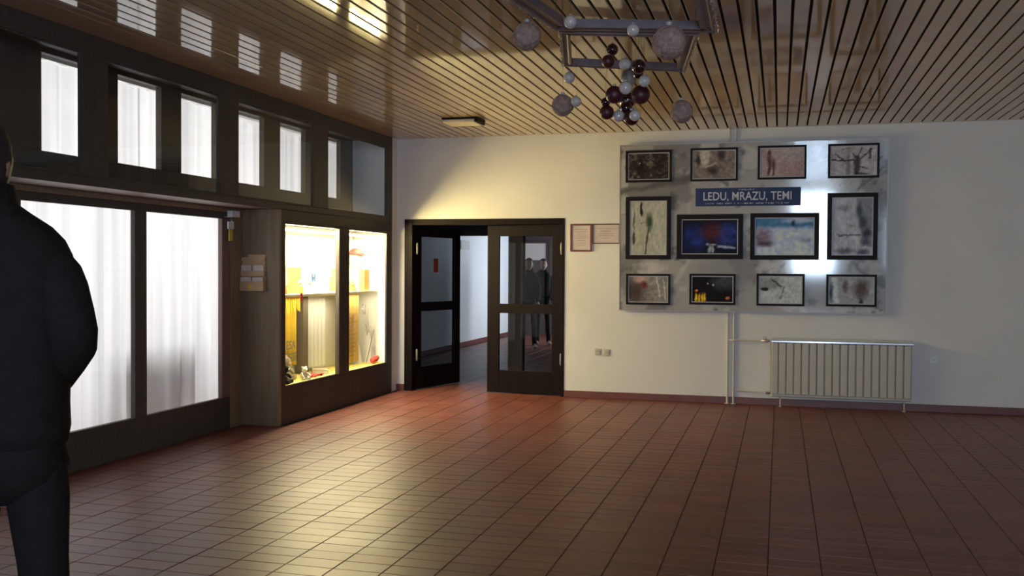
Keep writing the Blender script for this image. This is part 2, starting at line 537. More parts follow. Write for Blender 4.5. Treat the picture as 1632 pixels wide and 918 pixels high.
curt = [(3.95, 5.62, 1, 'long white sheer curtain behind the leftmost glass door, partly behind the near person'),
        (5.60, 7.46, 2, 'long white sheer curtain behind the middle glass door, beside the near person'),
        (7.44, 9.08, 3, 'long white sheer curtain behind the right-hand glass door next to the brown panel')]
for y0, y1, s, lb in curt:
    curtain(y0, y1, 0.03, 3.12, -5.46, s).build('curtain', M['curtain'], label=lb, cat='curtain', group='white curtains behind the glazing', loc=(-5.46, (y0 + y1) / 2, 0.03))
curtain(9.05, 11.55, 0.03, 3.12, -5.56, 9).build('curtain', M['curtain'], label='white sheer curtain seen through the transom windows above the display case', cat='curtain', group='white curtains behind the glazing', loc=(-5.46, 10.3, 0.03))
MB().box(-5.50, -5.42, 3.95, 11.55, 3.13, 3.16).build('curtain_rail', M['white'], label='white curtain rail along the top of the curtained room', cat='rail')

# upholstered chairs behind the sheer curtain
M['chair'] = mat('brown_upholstery', (0.12, 0.08, 0.07), 0.8)


def room_chair(y, label):
    r = empty('armchair', (-5.95, y, 0), label=label, cat='chair', group='chairs behind the curtain')
    MB().box(-0.25, 0.25, -0.24, 0.24, 0.36, 0.46, 0.02).build('seat', M['chair'], r)
    MB().box(0.17, 0.26, -0.24, 0.24, 0.44, 0.80, 0.025).build('backrest', M['chair'], r)
    for sx in (-0.21, 0.2):
        for sy in (-0.2, 0.2):
            MB().tube([(sx, sy, 0), (sx, sy, 0.37)], 0.018, 6).build('leg', M['black'], r)
    return r


room_chair(7.55, 'brown chair showing dimly through the sheer curtain, left of the door mullion')
room_chair(8.15, 'brown chair showing dimly through the sheer curtain, right of the door mullion')

# ------------------------------------------------------------------ display case
dc = empty('display_case', (XL, 10.01, 0), label='dark brown built-in display case with two lit glass panes in the left wall', cat='display case')


def P(mb, name, mt, parent, **kw):
    """build in world coordinates under a parent that sits at dc's place"""
    mb.v = [(x - XL, y - 10.01, z) for x, y, z in mb.v]
    return mb.build(name, mt, parent, **kw)


P(MB().box(-5.20, XL, 8.58, 8.62, 0, 2.119, 0.003), 'side_panel', M['wood_side'], dc, label='lighter brown side panel')
P(MB().box(-5.16, XL, 8.62, 11.438, 0, 0.36, 0.003), 'base_panel', M['wood'], dc)
P(MB().box(-5.16, XL, 8.62, 11.438, 2.0, 2.118, 0.003), 'top_panel', M['wood'], dc)
M['case_in'] = mat('white_case_lining', (0.85, 0.84, 0.78), 0.6, var=0.02)
P(MB().box(-5.20, -5.165, 8.62, 11.438, 0, 2.118), 'back_panel', M['case_in'], dc)
P(MB().box(-5.16, XL - 0.026, 11.33, 11.438, 0.362, 1.998), 'end_panel', M['case_in'], dc)
fr = MB()
fr.box(XL - 0.025, XL, 8.622, 8.70, 0.362, 1.998, 0.003).box(XL - 0.05, XL, 9.92, 10.18, 0.362, 1.998, 0.003)
fr.box(XL - 0.025, XL, 11.265, 11.438, 0.362, 1.998, 0.003)
for a, b in ((8.70, 9.92), (10.18, 11.265)):
    fr.box(XL - 0.025, XL, a, b, 0.362, 0.382).box(XL - 0.05, XL, a, b, 1.977, 1.998)
P(fr, 'front_frame', M['wood'], dc)
for a, b in ((8.70, 9.92), (10.18, 11.265)):
    P(MB().box(XL - 0.018, XL - 0.013, a, b, 0.382, 1.977), 'pane', M['glass'], dc)
M['shelf'] = mat('cream_shelf', (0.78, 0.74, 0.45), 0.4, var=0.03)
P(MB().box(-5.163, -4.83, 8.64, 11.32, 1.245, 1.275, 0.004), 'shelf', M['shelf'], dc)
P(MB().box(-5.163, -4.745, 8.64, 11.32, 0.361, 0.378, 0.003), 'floor_cloth', mat('yellow_display_cloth', (0.72, 0.62, 0.15), 0.8), dc, label='yellow cloth on the case floor')
tb = MB().tube([(-4.79, 8.8, 1.93), (-4.79, 11.2, 1.93)], 0.012, 8)
P(tb, 'light_tube', mat('lit_fluorescent_tube', (0.9, 0.9, 0.8), 0.4, emit=((1.0, 0.93, 0.66), 12.0)), dc, label='lit fluorescent tube')

M['gold'] = mat('gold_card', (0.66, 0.44, 0.09), 0.5, var=0.08)
M['yellow'] = mat('yellow_banner_print', (0.80, 0.56, 0.05), 0.55, var=0.05)
M['ochre'] = mat('ochre_banner_print', (0.62, 0.42, 0.13), 0.6, var=0.1, scale=5)
M['red'] = mat('red_fabric', (0.55, 0.05, 0.03), 0.7)
M['orange'] = mat('orange_fabric', (0.72, 0.22, 0.06), 0.7)
M['cap'] = mat('faded_red_cap_cloth', (0.20, 0.028, 0.018), 0.75)
M['plush_beige'] = mat('beige_plush', (0.52, 0.42, 0.30), 0.95, bump=0.6, bscale=150)
M['plush_white'] = mat('white_plush', (0.72, 0.68, 0.58), 0.95, bump=0.6, bscale=150)
M['plush_black'] = mat('black_plush', (0.015, 0.017, 0.015), 0.95, bump=0.6, bscale=150)
M['grey_print'] = mat('grey_ink', (0.30, 0.27, 0.20), 0.6)
M['blue'] = mat('blue_ink', (0.06, 0.13, 0.30), 0.5)
M['silver'] = mat('silver_foil', (0.55, 0.56, 0.56), 0.35, metal=0.6)
M['column'] = mat('grey_brown_post', (0.16, 0.13, 0.09), 0.6)


def place(mb, loc, rz=0):
    return mb


def thing_at(name, loc, rz, label, cat, group=None):
    return empty(name, loc, rz, label, cat, group)


def textmesh(s, size, bold=0.0, ext=0.0006):
    cu = bpy.data.curves.new('lettering', 'FONT')
    cu.body = s; cu.size = size; cu.offset = bold; cu.extrude = ext
    cu.align_x = 'CENTER'; cu.align_y = 'CENTER'; cu.resolution_u = 3
    o = bpy.data.objects.new('lettering', cu)
    C.objects.link(o)
    dg = bpy.context.evaluated_depsgraph_get(); dg.update()
    me = bpy.data.meshes.new_from_object(o.evaluated_get(dg))
    C.objects.unlink(o); bpy.data.objects.remove(o)
    return me


def add_text(s, size, loc, rot, mt, parent, bold=0.0, name='lettering', sx=1.0):
    me = textmesh(s, size, bold)
    o = bpy.data.objects.new(name, me); C.objects.link(o)
    me.materials.clear(); me.materials.append(mt)
    o.parent = parent; o.location = loc; o.rotation_euler = rot; o.scale = (sx, 1, 1)
    return o


FX = (math.pi / 2, 0, math.pi / 2)   # facing +X, reading along +Y

# lower left compartment
r = empty('hanging_banner', (-5.05, 9.33, 0.50), label='bright yellow banner with grey print hanging in the lower left of the lit case', cat='banner')
s = MB()
n = 24
for i in range(n + 1):
    y = -0.27 + 0.54 * i / n
    for z in (0, 0.35, 0.735):
        s.v.append((0.012 * math.sin(i * 0.9), y, z))
s.f = [(i * 3 + q, i * 3 + q + 1, i * 3 + 4 + q, i * 3 + 3 + q) for i in range(n) for q in range(2)]
s.sm = [True] * len(s.f)
s.build('cloth', M['yellow'], r)
add_text('ESA', 0.13, (0.03, 0.10, 0.22), FX, M['grey_print'], r, 0.002)
for q in range(3):
    MB().box(0.018, 0.022, -0.05 + 0.02 * q, 0.24, 0.05 + q * 0.035, 0.066 + q * 0.035).build('print_line', M['grey_print'], r)
fb = MB()
rr = random.Random(3)
for i in range(16):
    y = -0.25 + i * 0.033
    fb.tube([(0.05, y, 0.735), (0.055 + rr.uniform(0, .02), y + rr.uniform(-.02, .02), 0.735 - rr.uniform(.10, .2))], [0.010, 0.004], 5)
fb.build('fringe', M['yellow'], r)
r = empty('red_label_tag', (-4.98, 9.14, 1.02), label='small red paper tag hanging tilted before the yellow banner', cat='tag')
tg = MB().box(-0.002, 0.002, -0.075, 0.075, -0.045, 0.045).xf(Matrix.Rotation(math.radians(-25), 4, 'X'))
tg.build('card', M['orange'], r)
MB().tube([(0, -0.06, 0.04), (0, -0.04, 0.22)], 0.0015, 4).build('cord', M['orange'], r)
MB().box(-5.12, -5.04, 9.75, 9.87, 0.379, 1.243, 0.004).build('case_post', M['column'], label='grey brown post between the yellow banner and the white cloth in the case', cat='post')
cl = MB()
n = 30
for i in range(n + 1):
    y = 9.90 + 0.50 * i / n
    for z in (0.42, 0.8, 1.24):
        cl.v.append((-5.10 + 0.012 * math.sin(i * 1.1 + z), y, z))
cl.f = [(i * 3 + q, i * 3 + q + 1, i * 3 + 4 + q, i * 3 + 3 + q) for i in range(n) for q in range(2)]
cl.sm = [True] * len(cl.f)
cl.build('white_cloth_drape', M['case_in'], label='white cloth hanging under the shelf, right of the grey post in the case', cat='cloth')


def plush(name, loc, rz, sz, mt, label, lying=False):
    r = empty(name, loc, rz, label, 'soft toy', 'soft toys on the case floor')
    def rough(co):
        return co * (1 + 0.05 * math.sin(co.x * 17) * math.sin(co.y * 19 + 1) * math.sin(co.z * 15))
    MB().sphere((0, 0, 0.34), 0.30, 18, 12, (0.9, 1.0, 1.12), rough).xf(Matrix.Scale(sz, 4)).build('body', mt, r)
    h = MB().sphere((0.10, 0, 0.80), 0.25, 18, 12, (1, 1.05, 0.95), rough)
    h.xf(Matrix.Scale(sz, 4)).build('head', mt, r)
    for sy in (-1, 1):
        MB().sphere((0.05, 0.19 * sy, 1.0), 0.09, 10, 8).xf(Matrix.Scale(sz, 4)).build('ear', mt, r)
        MB().tube([(0.05, 0.22 * sy, 0.50), (0.25, 0.36 * sy, 0.40), (0.36, 0.34 * sy, 0.28)], [0.10, 0.09, 0.07], 8).xf(Matrix.Scale(sz, 4)).build('arm', mt, r)
        MB().tube([(0.10, 0.16 * sy, 0.14), (0.36, 0.24 * sy, 0.12), (0.50, 0.26 * sy, 0.14)], [0.13, 0.11, 0.10], 8).xf(Matrix.Scale(sz, 4)).build('leg', mt, r)
    MB().sphere((0.33, 0, 0.75), 0.09, 10, 8, (1, 1.1, 0.8)).xf(Matrix.Scale(sz, 4)).build('muzzle', M['plush_white'] if mt != M['plush_white'] else M['plush_beige'], r)
    return r


plush('teddy_bear', (-4.97, 9.16, 0.378), 0.1, 0.24, M['plush_beige'], 'beige teddy bear sitting before the yellow banner in the case')
plush('soft_toy', (-4.80, 9.30, 0.378), -0.4, 0.13, M['plush_white'], 'small white soft toy beside the beige teddy bear in the case')
plush('soft_toy', (-4.83, 8.90, 0.378), 0.2, 0.19, M['plush_black'], 'black soft toy in the lower left corner of the case')
bk = empty('book', (-4.93, 9.93, 0.378), 0.5, 'closed cream book lying on the case floor below the white cloth', 'book')
MB().box(-0.09, 0.09, -0.14, 0.14, 0, 0.006).box(-0.09, 0.09, -0.14, 0.14, 0.040, 0.046).box(-0.09, -0.084, -0.14, 0.14, 0, 0.046).build('cover', M['plush_beige'], bk)
MB().box(-0.084, 0.084, -0.135, 0.135, 0.006, 0.040).build('pages', M['white'], bk)
rc = MB()
for i in range(9):
    a = i * 0.7
    rc.tube([(0.02 * math.cos(a), -0.16 + i * 0.035, 0.012), (0.03 * math.cos(a + 1), -0.14 + i * 0.035, 0.03 + 0.01 * math.sin(a)), (0.03 * math.sin(a), -0.12 + i * 0.035, 0.012)], 0.011, 6)
rc.v = [(x - 4.80, y + 9.55, z + 0.378) for x, y, z in rc.v]
rc.build('crumpled_ribbon', M['red'], label='crumpled red ribbon lying on the yellow case floor', cat='ribbon', loc=(-4.80, 9.55, 0.378))

# upper left compartment
def carton(name, loc, sx, sy, sz, mt, label, rz=0.0):
    r = empty(name, loc, rz, label, 'box', 'cartons on the case shelf')
    MB().box(-sx / 2, sx / 2, -sy / 2, sy / 2, 0, sz, 0.002).build('body', mt, r)
    MB().box(-sx / 2 - 0.001, sx / 2 + 0.001, -sy / 2 - 0.001, sy / 2 + 0.001, sz - 0.03, sz + 0.002).build('lid', mt, r)
    return r


carton('carton', (-5.03, 9.08, 1.276), 0.12, 0.30, 0.285, M['gold'], 'wide golden carton at the left end of the case shelf')
carton('carton', (-5.03, 9.52, 1.276), 0.10, 0.13, 0.28, M['gold'], 'narrow golden carton on the shelf, right of the wide golden carton')
carton('carton', (-5.02, 9.88, 1.276), 0.10, 0.26, 0.30, M['white'], 'white carton with a blue emblem in the middle of the case shelf')
em = MB().box(-4.968, -4.9665, 9.80, 9.84, 1.40, 1.49).box(-4.968, -4.9665, 9.86, 9.90, 1.40, 1.49).box(-4.968, -4.9665, 9.83, 9.87, 1.43, 1.45)
em.v = [(x, y, z) for x, y, z in em.v]
o = em.build('blue_emblem', M['blue'])
par = [q for q in bpy.data.objects if q.name == 'carton.002'][0]
o.parent = par; o.location = (5.02, -9.88, -1.276)


def figurine(loc, mt, mt2, label, sz=1.0):
    r = empty('figurine', loc, 0, label, 'figurine', 'figurines on the case shelf')
    MB().tube([(0, 0, 0), (0, 0, 0.05), (0, 0, 0.10), (0, 0, 0.12)], [0.045, 0.04, 0.022, 0.012], 12).xf(Matrix.Scale(sz, 4)).build('robe', mt, r)
    MB().sphere((0, 0, 0.135), 0.024, 12, 8).xf(Matrix.Scale(sz, 4)).build('head', mt2, r)
    MB().tube([(0, 0.02, 0.09), (0.03, 0.045, 0.07)], 0.009, 6).xf(Matrix.Scale(sz, 4)).build('arm', mt, r)
    MB().tube([(0, -0.02, 0.09), (0.03, -0.045, 0.07)], 0.009, 6).xf(Matrix.Scale(sz, 4)).build('arm', mt, r)
    return r


figurine((-4.91, 9.05, 1.276), M['orange'], M['white'], 'orange robed figurine before the wide golden carton', 1.1)
figurine((-4.90, 9.40, 1.276), M['gold'], M['white'], 'small golden figurine between the two golden cartons', 0.9)
figurine((-4.91, 9.64, 1.276), M['plush_white'], M['grey_print'], 'pale figurine with a dark head, left of the white carton', 0.8)
wd = MB()
for i in range(12):
    a0 = math.pi * 2 * i / 12; a1 = math.pi * 2 * (i + 1) / 12
    wd.tube([(0, 0.10 * math.cos(a0), 0.16 * math.sin(a0)), (0, 0.10 * math.cos(a1), 0.16 * math.sin(a1))], 0.016, 6)
wd.v = [(x - 5.12, y + 8.93, z + 1.76) for x, y, z in wd.v]
wd.build('garland_ring', M['orange'], label='orange garland ring at the upper left edge of the lit case', cat='garland', loc=(-5.12, 8.93, 1.76))
rb = MB().prism([(9.26, 1.19), (9.33, 1.19), (9.31, 1.285), (9.27, 1.285)], 'x', -4.828, -4.822)
rb.build('red_ribbon', M['red'], label='small red ribbon hanging over the shelf edge, left pane', cat='ribbon')

# upper right compartment
hp = empty('capped_head_stand', (-5.055, 11.17, 1.276), 0, 'white display head wearing a faded red cap in the right-hand pane', 'display stand')
MB().tube([(0, 0, 0), (0, 0, 0.015), (0, 0, 0.02), (0, 0, 0.26)], [0.07, 0.07, 0.03, 0.035], 14).build('neck', M['white'], hp)
MB().sphere((0, 0, 0.38), 0.085, 18, 14, (1, 0.85, 1.25)).build('head', M['white'], hp)
MB().sphere((0, 0, 0.44), 0.095, 18, 14, (1.05, 0.95, 0.85), lambda c: Vector((c.x, c.y, max(c.z, -0.05)))).build('cap_crown', M['cap'], hp)
MB().sphere((0.09, -0.01, 0.435), 0.075, 16, 8, (1.0, 0.95, 0.12)).build('cap_peak', M['cap'], hp)
carton('carton', (-5.06, 10.72, 1.276), 0.10, 0.26, 0.27, M['gold'], 'golden carton on the shelf in the right-hand pane')
cd = empty('card', (-4.96, 10.80, 1.40), 0, 'white card with blue lettering leaning on the golden carton, right-hand pane', 'card')
MB().box(-0.002, 0.002, -0.10, 0.10, 0, 0.15).build('sheet', M['white'], cd)
MB().box(0.002, 0.003, -0.08, -0.055, 0.03, 0.13).build('print_bar', M['blue'], cd)
figurine((-4.90, 10.72, 1.276), M['orange'], M['white'], 'orange figurine with a white head in the right-hand pane', 1.0)
carton('carton', (-4.90, 11.07, 1.276), 0.07, 0.16, 0.255, M['gold'], 'golden carton standing below the faded red cap')
# lower right compartment
r = empty('hanging_banner', (-4.98, 10.83, 0.41), label='ochre banner with faded text hanging in the lower right pane', cat='banner')
s = MB()
for i in range(n + 1):
    y = -0.20 + 0.44 * i / n
    for z in (0, 0.4, 0.83):
        s.v.append((0.008 * math.sin(i * 0.7), y, z))
s.f = [(i * 3 + q, i * 3 + q + 1, i * 3 + 4 + q, i * 3 + 3 + q) for i in range(n) for q in range(2)]
s.sm = [True] * len(s.f)
s.build('cloth', M['ochre'], r)
rr = random.Random(5)
for q in range(11):
    MB().box(0.010, 0.013, -0.13, -0.13 + rr.uniform(0.12, 0.3), 0.08 + q * 0.05, 0.092 + q * 0.05).build('print_line', mat('ochre_ink', (0.45, 0.28, 0.09), 0.6) if q == 0 else bpy.data.materials['ochre_ink'], r)
for q in range(2):
    MB().box(0.010, 0.013, -0.13 + q * 0.05, -0.11 + q * 0.05, 0.66, 0.78).build('print_bar', M['grey_print'], r)


def star(loc, R, label, rz=0.0):
    pts = []
    for i in range(12):
        a = math.pi * i / 6 + rz
        q = R if i % 2 == 0 else R * 0.42
        pts.append((loc[1] + q * math.cos(a), loc[2] + q * math.sin(a)))
    r = empty('star_ornament', loc, 0, label, 'star', 'silver stars in the case')
    m_ = MB().prism([(a - loc[1], b - loc[2]) for a, b in pts], 'x', -0.006, 0.006)
    m_.build('star', M['silver'], r)
    MB().tube([(0, 0, R), (0, 0, 1.243 - loc[2])], 0.0012, 4).build('cord', M['silver'], r)
    return r


star((-4.95, 11.17, 1.04), 0.075, 'silver star hanging just under the shelf in the lower right pane')
star((-4.92, 11.22, 0.80), 0.085, 'larger silver star hanging above the white paper cones', 0.3)
for k_, (yy, hh, xx) in enumerate(((11.12, 0.36, -5.02), (11.25, 0.30, -4.90))):
    MB().tube([(xx, yy, 0.378), (xx, yy, 0.378 + hh)], [0.07, 0.004], 16).build('paper_cone', M['white'], label=['taller white paper cone behind the red bow in the case', 'shorter white paper cone at the right end of the case'][k_], cat='paper cone', group='paper cones in the case')
MB().tube([(-4.86, 11.05, 0.40), (-4.88, 11.31, 0.78)], 0.005, 6).build('thin_stick', M['column'], label='thin dark stick leaning across the white paper cones', cat='stick')
rr = MB()
rr.sphere((-4.80, 11.10, 0.42), 0.035, 10, 8, (1, 1, 1)).sphere((-4.80, 11.17, 0.43), 0.04, 10, 8).sphere((-4.80, 11.23, 0.44), 0.03, 10, 8)
rr.build('red_bow', M['red'], label='red fabric bow at the bottom of the lower right pane', cat='bow', loc=(-4.83, 11.16, 0.38))

# leaflet holder on the side panel
lh = empty('leaflet_holder', (-4.97, 8.579, 1.32), 0, 'light brown wall leaflet holder with white papers on the brown side panel', 'leaflet holder')
M['card'] = mat('light_brown_card', (0.62, 0.42, 0.25), 0.6, var=0.06)
MB().box(-0.132, 0.132, -0.008, -0.001, 0, 0.33).box(-0.06, 0.132, -0.008, -0.001, 0.33, 0.355).build('back_plate', M['card'], lh)
for q, (z0, z1, yy) in enumerate(((0.0, 0.095, -0.05), (0.145, 0.195, -0.035), (0.29, 0.325, -0.02))):
    MB().box(-0.132, 0.132, yy - 0.004, yy, z0, z1).box(-0.132, -0.128, yy, -0.008, z0, z1).box(0.128, 0.132, yy, -0.008, z0, z1).box(-0.132, 0.132, yy, -0.008, z0, z0 + 0.004).build('pocket', M['card'], lh)
for (x0, z0) in ((-0.124, 0.195), (0.008, 0.195), (-0.118, 0.095), (0.010, 0.095)):
    MB().box(x0, x0 + 0.112, -0.028 if z0 > .15 else -0.045, -0.018 if z0 > .15 else -0.038, z0 - 0.05, z0 + (0.055 if z0 > .15 else 0.04)).build('leaflet', mat('leaflet_paper', (0.72, 0.66, 0.62), 0.6) if (x0 == -0.124) else bpy.data.materials['leaflet_paper'], lh)
dsk = MB().tube([(-0.015, -0.0545, 0.04), (-0.015, -0.056, 0.04)], 0.024, 20)
dsk.build('yellow_sticker', mat('yellow_sticker', (0.75, 0.48, 0.05), 0.5), lh, label='round yellow sticker')

# door closer and tag on the curtained door
MB().box(-5.088, -5.03, 8.29, 8.43, 2.03, 2.09, 0.004).build('door_closer', M['white_plastic'], label='small white box at the top corner of the curtained door', cat='door closer')
tg = empty('hanging_tag', (-5.06, 8.31, 1.80), 0, 'white and yellow tag hanging from the top of the curtained door', 'tag')
MB().box(-0.006, 0.006, -0.05, 0.05, 0.115, 0.185, 0.002).build('white_label', M['white_plastic'], tg)
MB().box(-0.005, 0.005, -0.03, 0.03, 0.0, 0.115, 0.002).build('yellow_strip', mat('yellow_plastic', (0.62, 0.55, 0.08), 0.5), tg)
MB().tube([(0, -0.12, 0.225), (0, 0.0, 0.222), (0, 0.02, 0.205), (0, 0.02, 0.185)], 0.005, 6).build('wire_hook', M['chrome'], tg)

# ------------------------------------------------------------------ double door in the back wall
fm = MB()
fm.box(DX0 + 0.001, -4.478, YB - 0.012, YB + 0.13, 0, DZ - 0.001, 0.004)
fm.box(-2.548, DX1 - 0.001, YB - 0.012, YB + 0.13, 0, DZ - 0.001, 0.004)
fm.box(-4.478, -2.548, YB - 0.012, YB + 0.13, 2.095, DZ - 0.001, 0.004)
fm.build('trim_8', M['door_wood'], kind='structure')


def door_leaf(name, loc, rz, w_, s0, s1, gmat, flip=1):
    """hinge at local x=0, leaf along +x*flip"""
    r = empty(name, loc, rz, kind='structure')
    def bx(a, b, z0, z1, nm):
        a, b = a * flip, b * flip
        MB().box(a, b, 0, 0.042, z0, z1, 0.003).build(nm, M['door_wood'], r)
    bx(0, s0, 0.01, 2.085, 'stile'); bx(w_ - s1, w_, 0.01, 2.085, 'stile')
    bx(s0, w_ - s1, 0.01, 0.285, 'rail'); bx(s0, w_ - s1, 1.0, 1.115, 'rail'); bx(s0, w_ - s1, 1.955, 2.085, 'rail')
    for z0, z1 in ((0.285, 1.0), (1.115, 1.955)):
        MB().box(s0 * flip, (w_ - s1) * flip, 0.018, 0.024, z0, z1).build('pane', gmat, r)
    for z in (0.45, 1.80):
        MB().tube([(0.008 * flip, -0.022, z - 0.075), (0.008 * flip, -0.022, z - 0.06), (0.008 * flip, -0.022, z + 0.06), (0.008 * flip, -0.022, z + 0.075)], [0.006, 0.014, 0.014, 0.006], 10).build('hinge', M['metal'], r)
    return r


LL = door_leaf('door_1', (-4.465, 11.665, 0), math.radians(73), 0.985, 0.13, 0.13, M['glass_dark'])
RL = door_leaf('door_2', (-2.555, 11.66, 0), math.radians(-4), 0.975, 0.13, 0.155, M['glass'], -1)
nt_ = MB().box(0.40, 0.50, 0.010, 0.016, 1.50, 1.68)
nt_.build('notice', mat('dull_red_notice', (0.30, 0.07, 0.05), 0.6), LL, label='small dull red notice')

# ------------------------------------------------------------------ corridor behind the double door
MB().box(-6.19, -6.07, YB + 0.14, 22.0, 0, 2.9).build('wall_corridor_left', M['corr_wall'], kind='structure')
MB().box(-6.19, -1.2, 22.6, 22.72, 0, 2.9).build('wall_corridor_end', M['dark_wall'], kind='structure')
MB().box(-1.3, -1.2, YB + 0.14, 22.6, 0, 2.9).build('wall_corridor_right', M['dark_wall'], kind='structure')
MB().box(-6.19, -1.2, YB + 0.14, 22.72, 2.75, 2.85).build('ceiling_corridor', mat('grey_corridor_ceiling', (0.22, 0.21, 0.23), 0.7), kind='structure')
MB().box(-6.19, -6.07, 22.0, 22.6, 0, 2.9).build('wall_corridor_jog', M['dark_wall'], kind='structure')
MB().box(-6.07, -6.055, YB + 0.16, 22.0, 0, 0.09).build('baseboard_corridor', M['base'], kind='structure')
# dark portal frame across the corridor
pf = MB()
pf.box(-6.07, -1.3, 13.75, 13.9, 2.035, 2.75, 0.004).box(-3.82, -3.60, 13.75, 13.9, 0, 2.035, 0.004)
pf.build('trim_9', mat('dark_corridor_timber', (0.030, 0.022, 0.023), 0.6), kind='structure')
MB().box(-6.069, -6.01, 18.2, 18.75, 1.93, 2.10, 0.004).build('junction_box', M['white_plastic'], label='small white box fixed high on the corridor wall, seen between the door leaves', cat='box')
wn = empty('lit_hall_window', (-5.68, 22.58, 1.76), 0, 'dim lit window behind the two people beyond the glass door', 'window')
MB().box(-0.33, 0.33, 0, 0.015, 0, 0.40).build('pane', mat('dim_lit_pane', (0.3, 0.28, 0.28), 0.5, emit=((0.9, 0.85, 0.85), 0.16)), wn)
MB().box(-0.37, 0.37, -0.02, 0.0, -0.04, 0.0).box(-0.37, 0.37, -0.02, 0.0, 0.40, 0.44).box(-0.37, -0.33, -0.02, 0, 0, 0.40).box(0.33, 0.37, -0.02, 0, 0, 0.40).build('window_frame', M['dark_wall'], wn)

# ------------------------------------------------------------------ display board with framed prints
def vnoise(u, v, seed):
    r = np.random.default_rng(seed)
    t = r.random((64, 64))
    i = np.floor(u).astype(int); j = np.floor(v).astype(int)
    fu = u - i; fv = v - j
    fu = fu * fu * (3 - 2 * fu); fv = fv * fv * (3 - 2 * fv)
    g = lambda a, b: t[a % 64, b % 64]
    return (g(i, j) * (1 - fu) + g(i + 1, j) * fu) * (1 - fv) + (g(i, j + 1) * (1 - fu) + g(i + 1, j + 1) * fu) * fv


def fbm(u, v, s, seed, o=4):
    a = 0; amp = 0.5; tot = 0
    for k_ in range(o):
        a = a + amp * vnoise(u * s + 7 * k_, v * s + 3 * k_, seed + k_); tot += amp; amp *= 0.55; s *= 2
    return a / tot


def blob(u, v, cu, cv, ru, rv, soft=0.5):
    d = np.sqrt(((u - cu) / ru) ** 2 + ((v - cv) / rv) ** 2)
    return np.clip((1 + soft - d) / (2 * soft), 0, 1)


def line(u, v, a, b, wd, soft=0.5, asp=1.5):
    ax, ay = a; bx_, by = b
    ax *= asp; bx_ *= asp; uu = u * asp
    dx, dy = bx_ - ax, by - ay
    t = np.clip(((uu - ax) * dx + (v - ay) * dy) / (dx * dx + dy * dy), 0, 1)
    d = np.sqrt((uu - ax - t * dx) ** 2 + (v - ay - t * dy) ** 2) / wd
    return np.clip((1 + soft - d) / (2 * soft), 0, 1)


def mixc(c, m_, col):
    return c * (1 - m_[..., None]) + np.array(col) * m_[..., None]


def solid(u, col):
    return np.ones(u.shape + (3,)) * np.array(col)


def print_grid(x0, x1, z0, z1, y, nu, nv, fn):
    uu, vv = np.meshgrid(np.linspace(0, 1, nu + 1), np.linspace(0, 1, nv + 1), indexing='ij')
    if fn is board_fn:
        c = np.clip(fn(uu, vv), 0, 1)
    else:
        sd_ = int(abs(x0) * 1000 + nv * 7 + abs(z1) * 331) % 997
        w1 = fbm(uu * 1.4, vv, 9, sd_) - 0.5; w2 = fbm(uu * 1.4, vv, 9, sd_ + 31) - 0.5
        g1 = fbm(uu * 1.4, vv, 14, sd_ + 57)
        c = np.clip(fn(np.clip(uu + 0.07 * w1, 0, 1), np.clip(vv + 0.07 * w2, 0, 1)), 0, 1) * (0.78 + 0.6 * g1[..., None])
    if fn is not board_fn: c = np.clip((c / 0.33) ** 1.45 * 0.36, 0, 0.8)
    vs = [(x0 + (x1 - x0) * i / nu, y, z0 + (z1 - z0) * j / nv) for i in range(nu + 1) for j in range(nv + 1)]
    fs = [(i * (nv + 1) + j, (i + 1) * (nv + 1) + j, (i + 1) * (nv + 1) + j + 1, i * (nv + 1) + j + 1) for i in range(nu) for j in range(nv)]
    me = bpy.data.meshes.new('print'); me.from_pydata(vs, [], fs)
    at = me.color_attributes.new('print', 'FLOAT_COLOR', 'POINT')
    cc = np.ones((len(vs), 4), dtype=np.float32); cc[:, :3] = c.reshape(-1, 3)
    at.data.foreach_set('color', cc.ravel())
    return me


BX0, BX1, BZ0, BZ1 = -1.83, 1.135, 1.075, 3.01
BYF = 11.545
M['board'] = attr_mat('glossy_marbled_board_print', 0.45, 0.4, coat=1.0, coat_rough=0.075, ior=1.7)
M['print'] = attr_mat('photo_print', 0.6, 0.15)


def board_fn(u, v):
    c = solid(u, (0.38, 0.37, 0.355))
    n1 = fbm(u * 1.5, v, 4, 1, 5)
    c = mixc(c, np.clip((n1 - 0.50) * 14, 0, 1) * 0.8, (0.175, 0.17, 0.165))
    n2 = fbm(u * 1.5, v, 8, 22)
    c = mixc(c, np.clip((n2 - 0.58) * 14, 0, 1) * 0.8, (0.56, 0.55, 0.53))
    n3 = fbm(u * 1.5, v, 16, 41)
    c = mixc(c, np.clip((n3 - 0.66) * 12, 0, 1) * 0.8, (0.10, 0.095, 0.09))
    wob = (fbm(u, v, 6, 77) - 0.5) * 0.12
    for a, b, w_ in (((0.0, 0.72), (0.14, 0.77), 0.013), ((0.14, 0.77), (0.26, 0.80), 0.02), ((0.26, 0.80), (0.36, 0.90), 0.022), ((0.36, 0.82), (0.41, 0.74), 0.01),
                     ((0.90, 0.72), (1.0, 0.86), 0.007), ((0.93, 0.80), (0.99, 0.93), 0.006), ((0.75, 0.86), (0.80, 0.93), 0.008), ((0.9, 0.12), (0.99, 0.03), 0.006), ((0.88, 0.30), (0.93, 0.21), 0.01)):
        c = mixc(c, line(u + wob * 0.4, v + wob, a, b, w_) * 0.85, (0.10, 0.085, 0.075))
    c = mixc(c, blob(u, v, 0.42, 0.22, 0.13, 0.10, 0.3) * 0.6, (0.22, 0.225, 0.23))
    c = mixc(c, blob(u, v, 0.80, 0.17, 0.10, 0.13, 0.3) * 0.6, (0.24, 0.26, 0.28))
    c = mixc(c, line(u, v, (0.27, 0.30), (0.22, 0.17), 0.012) * 0.6, (0.55, 0.54, 0.52))
    return c


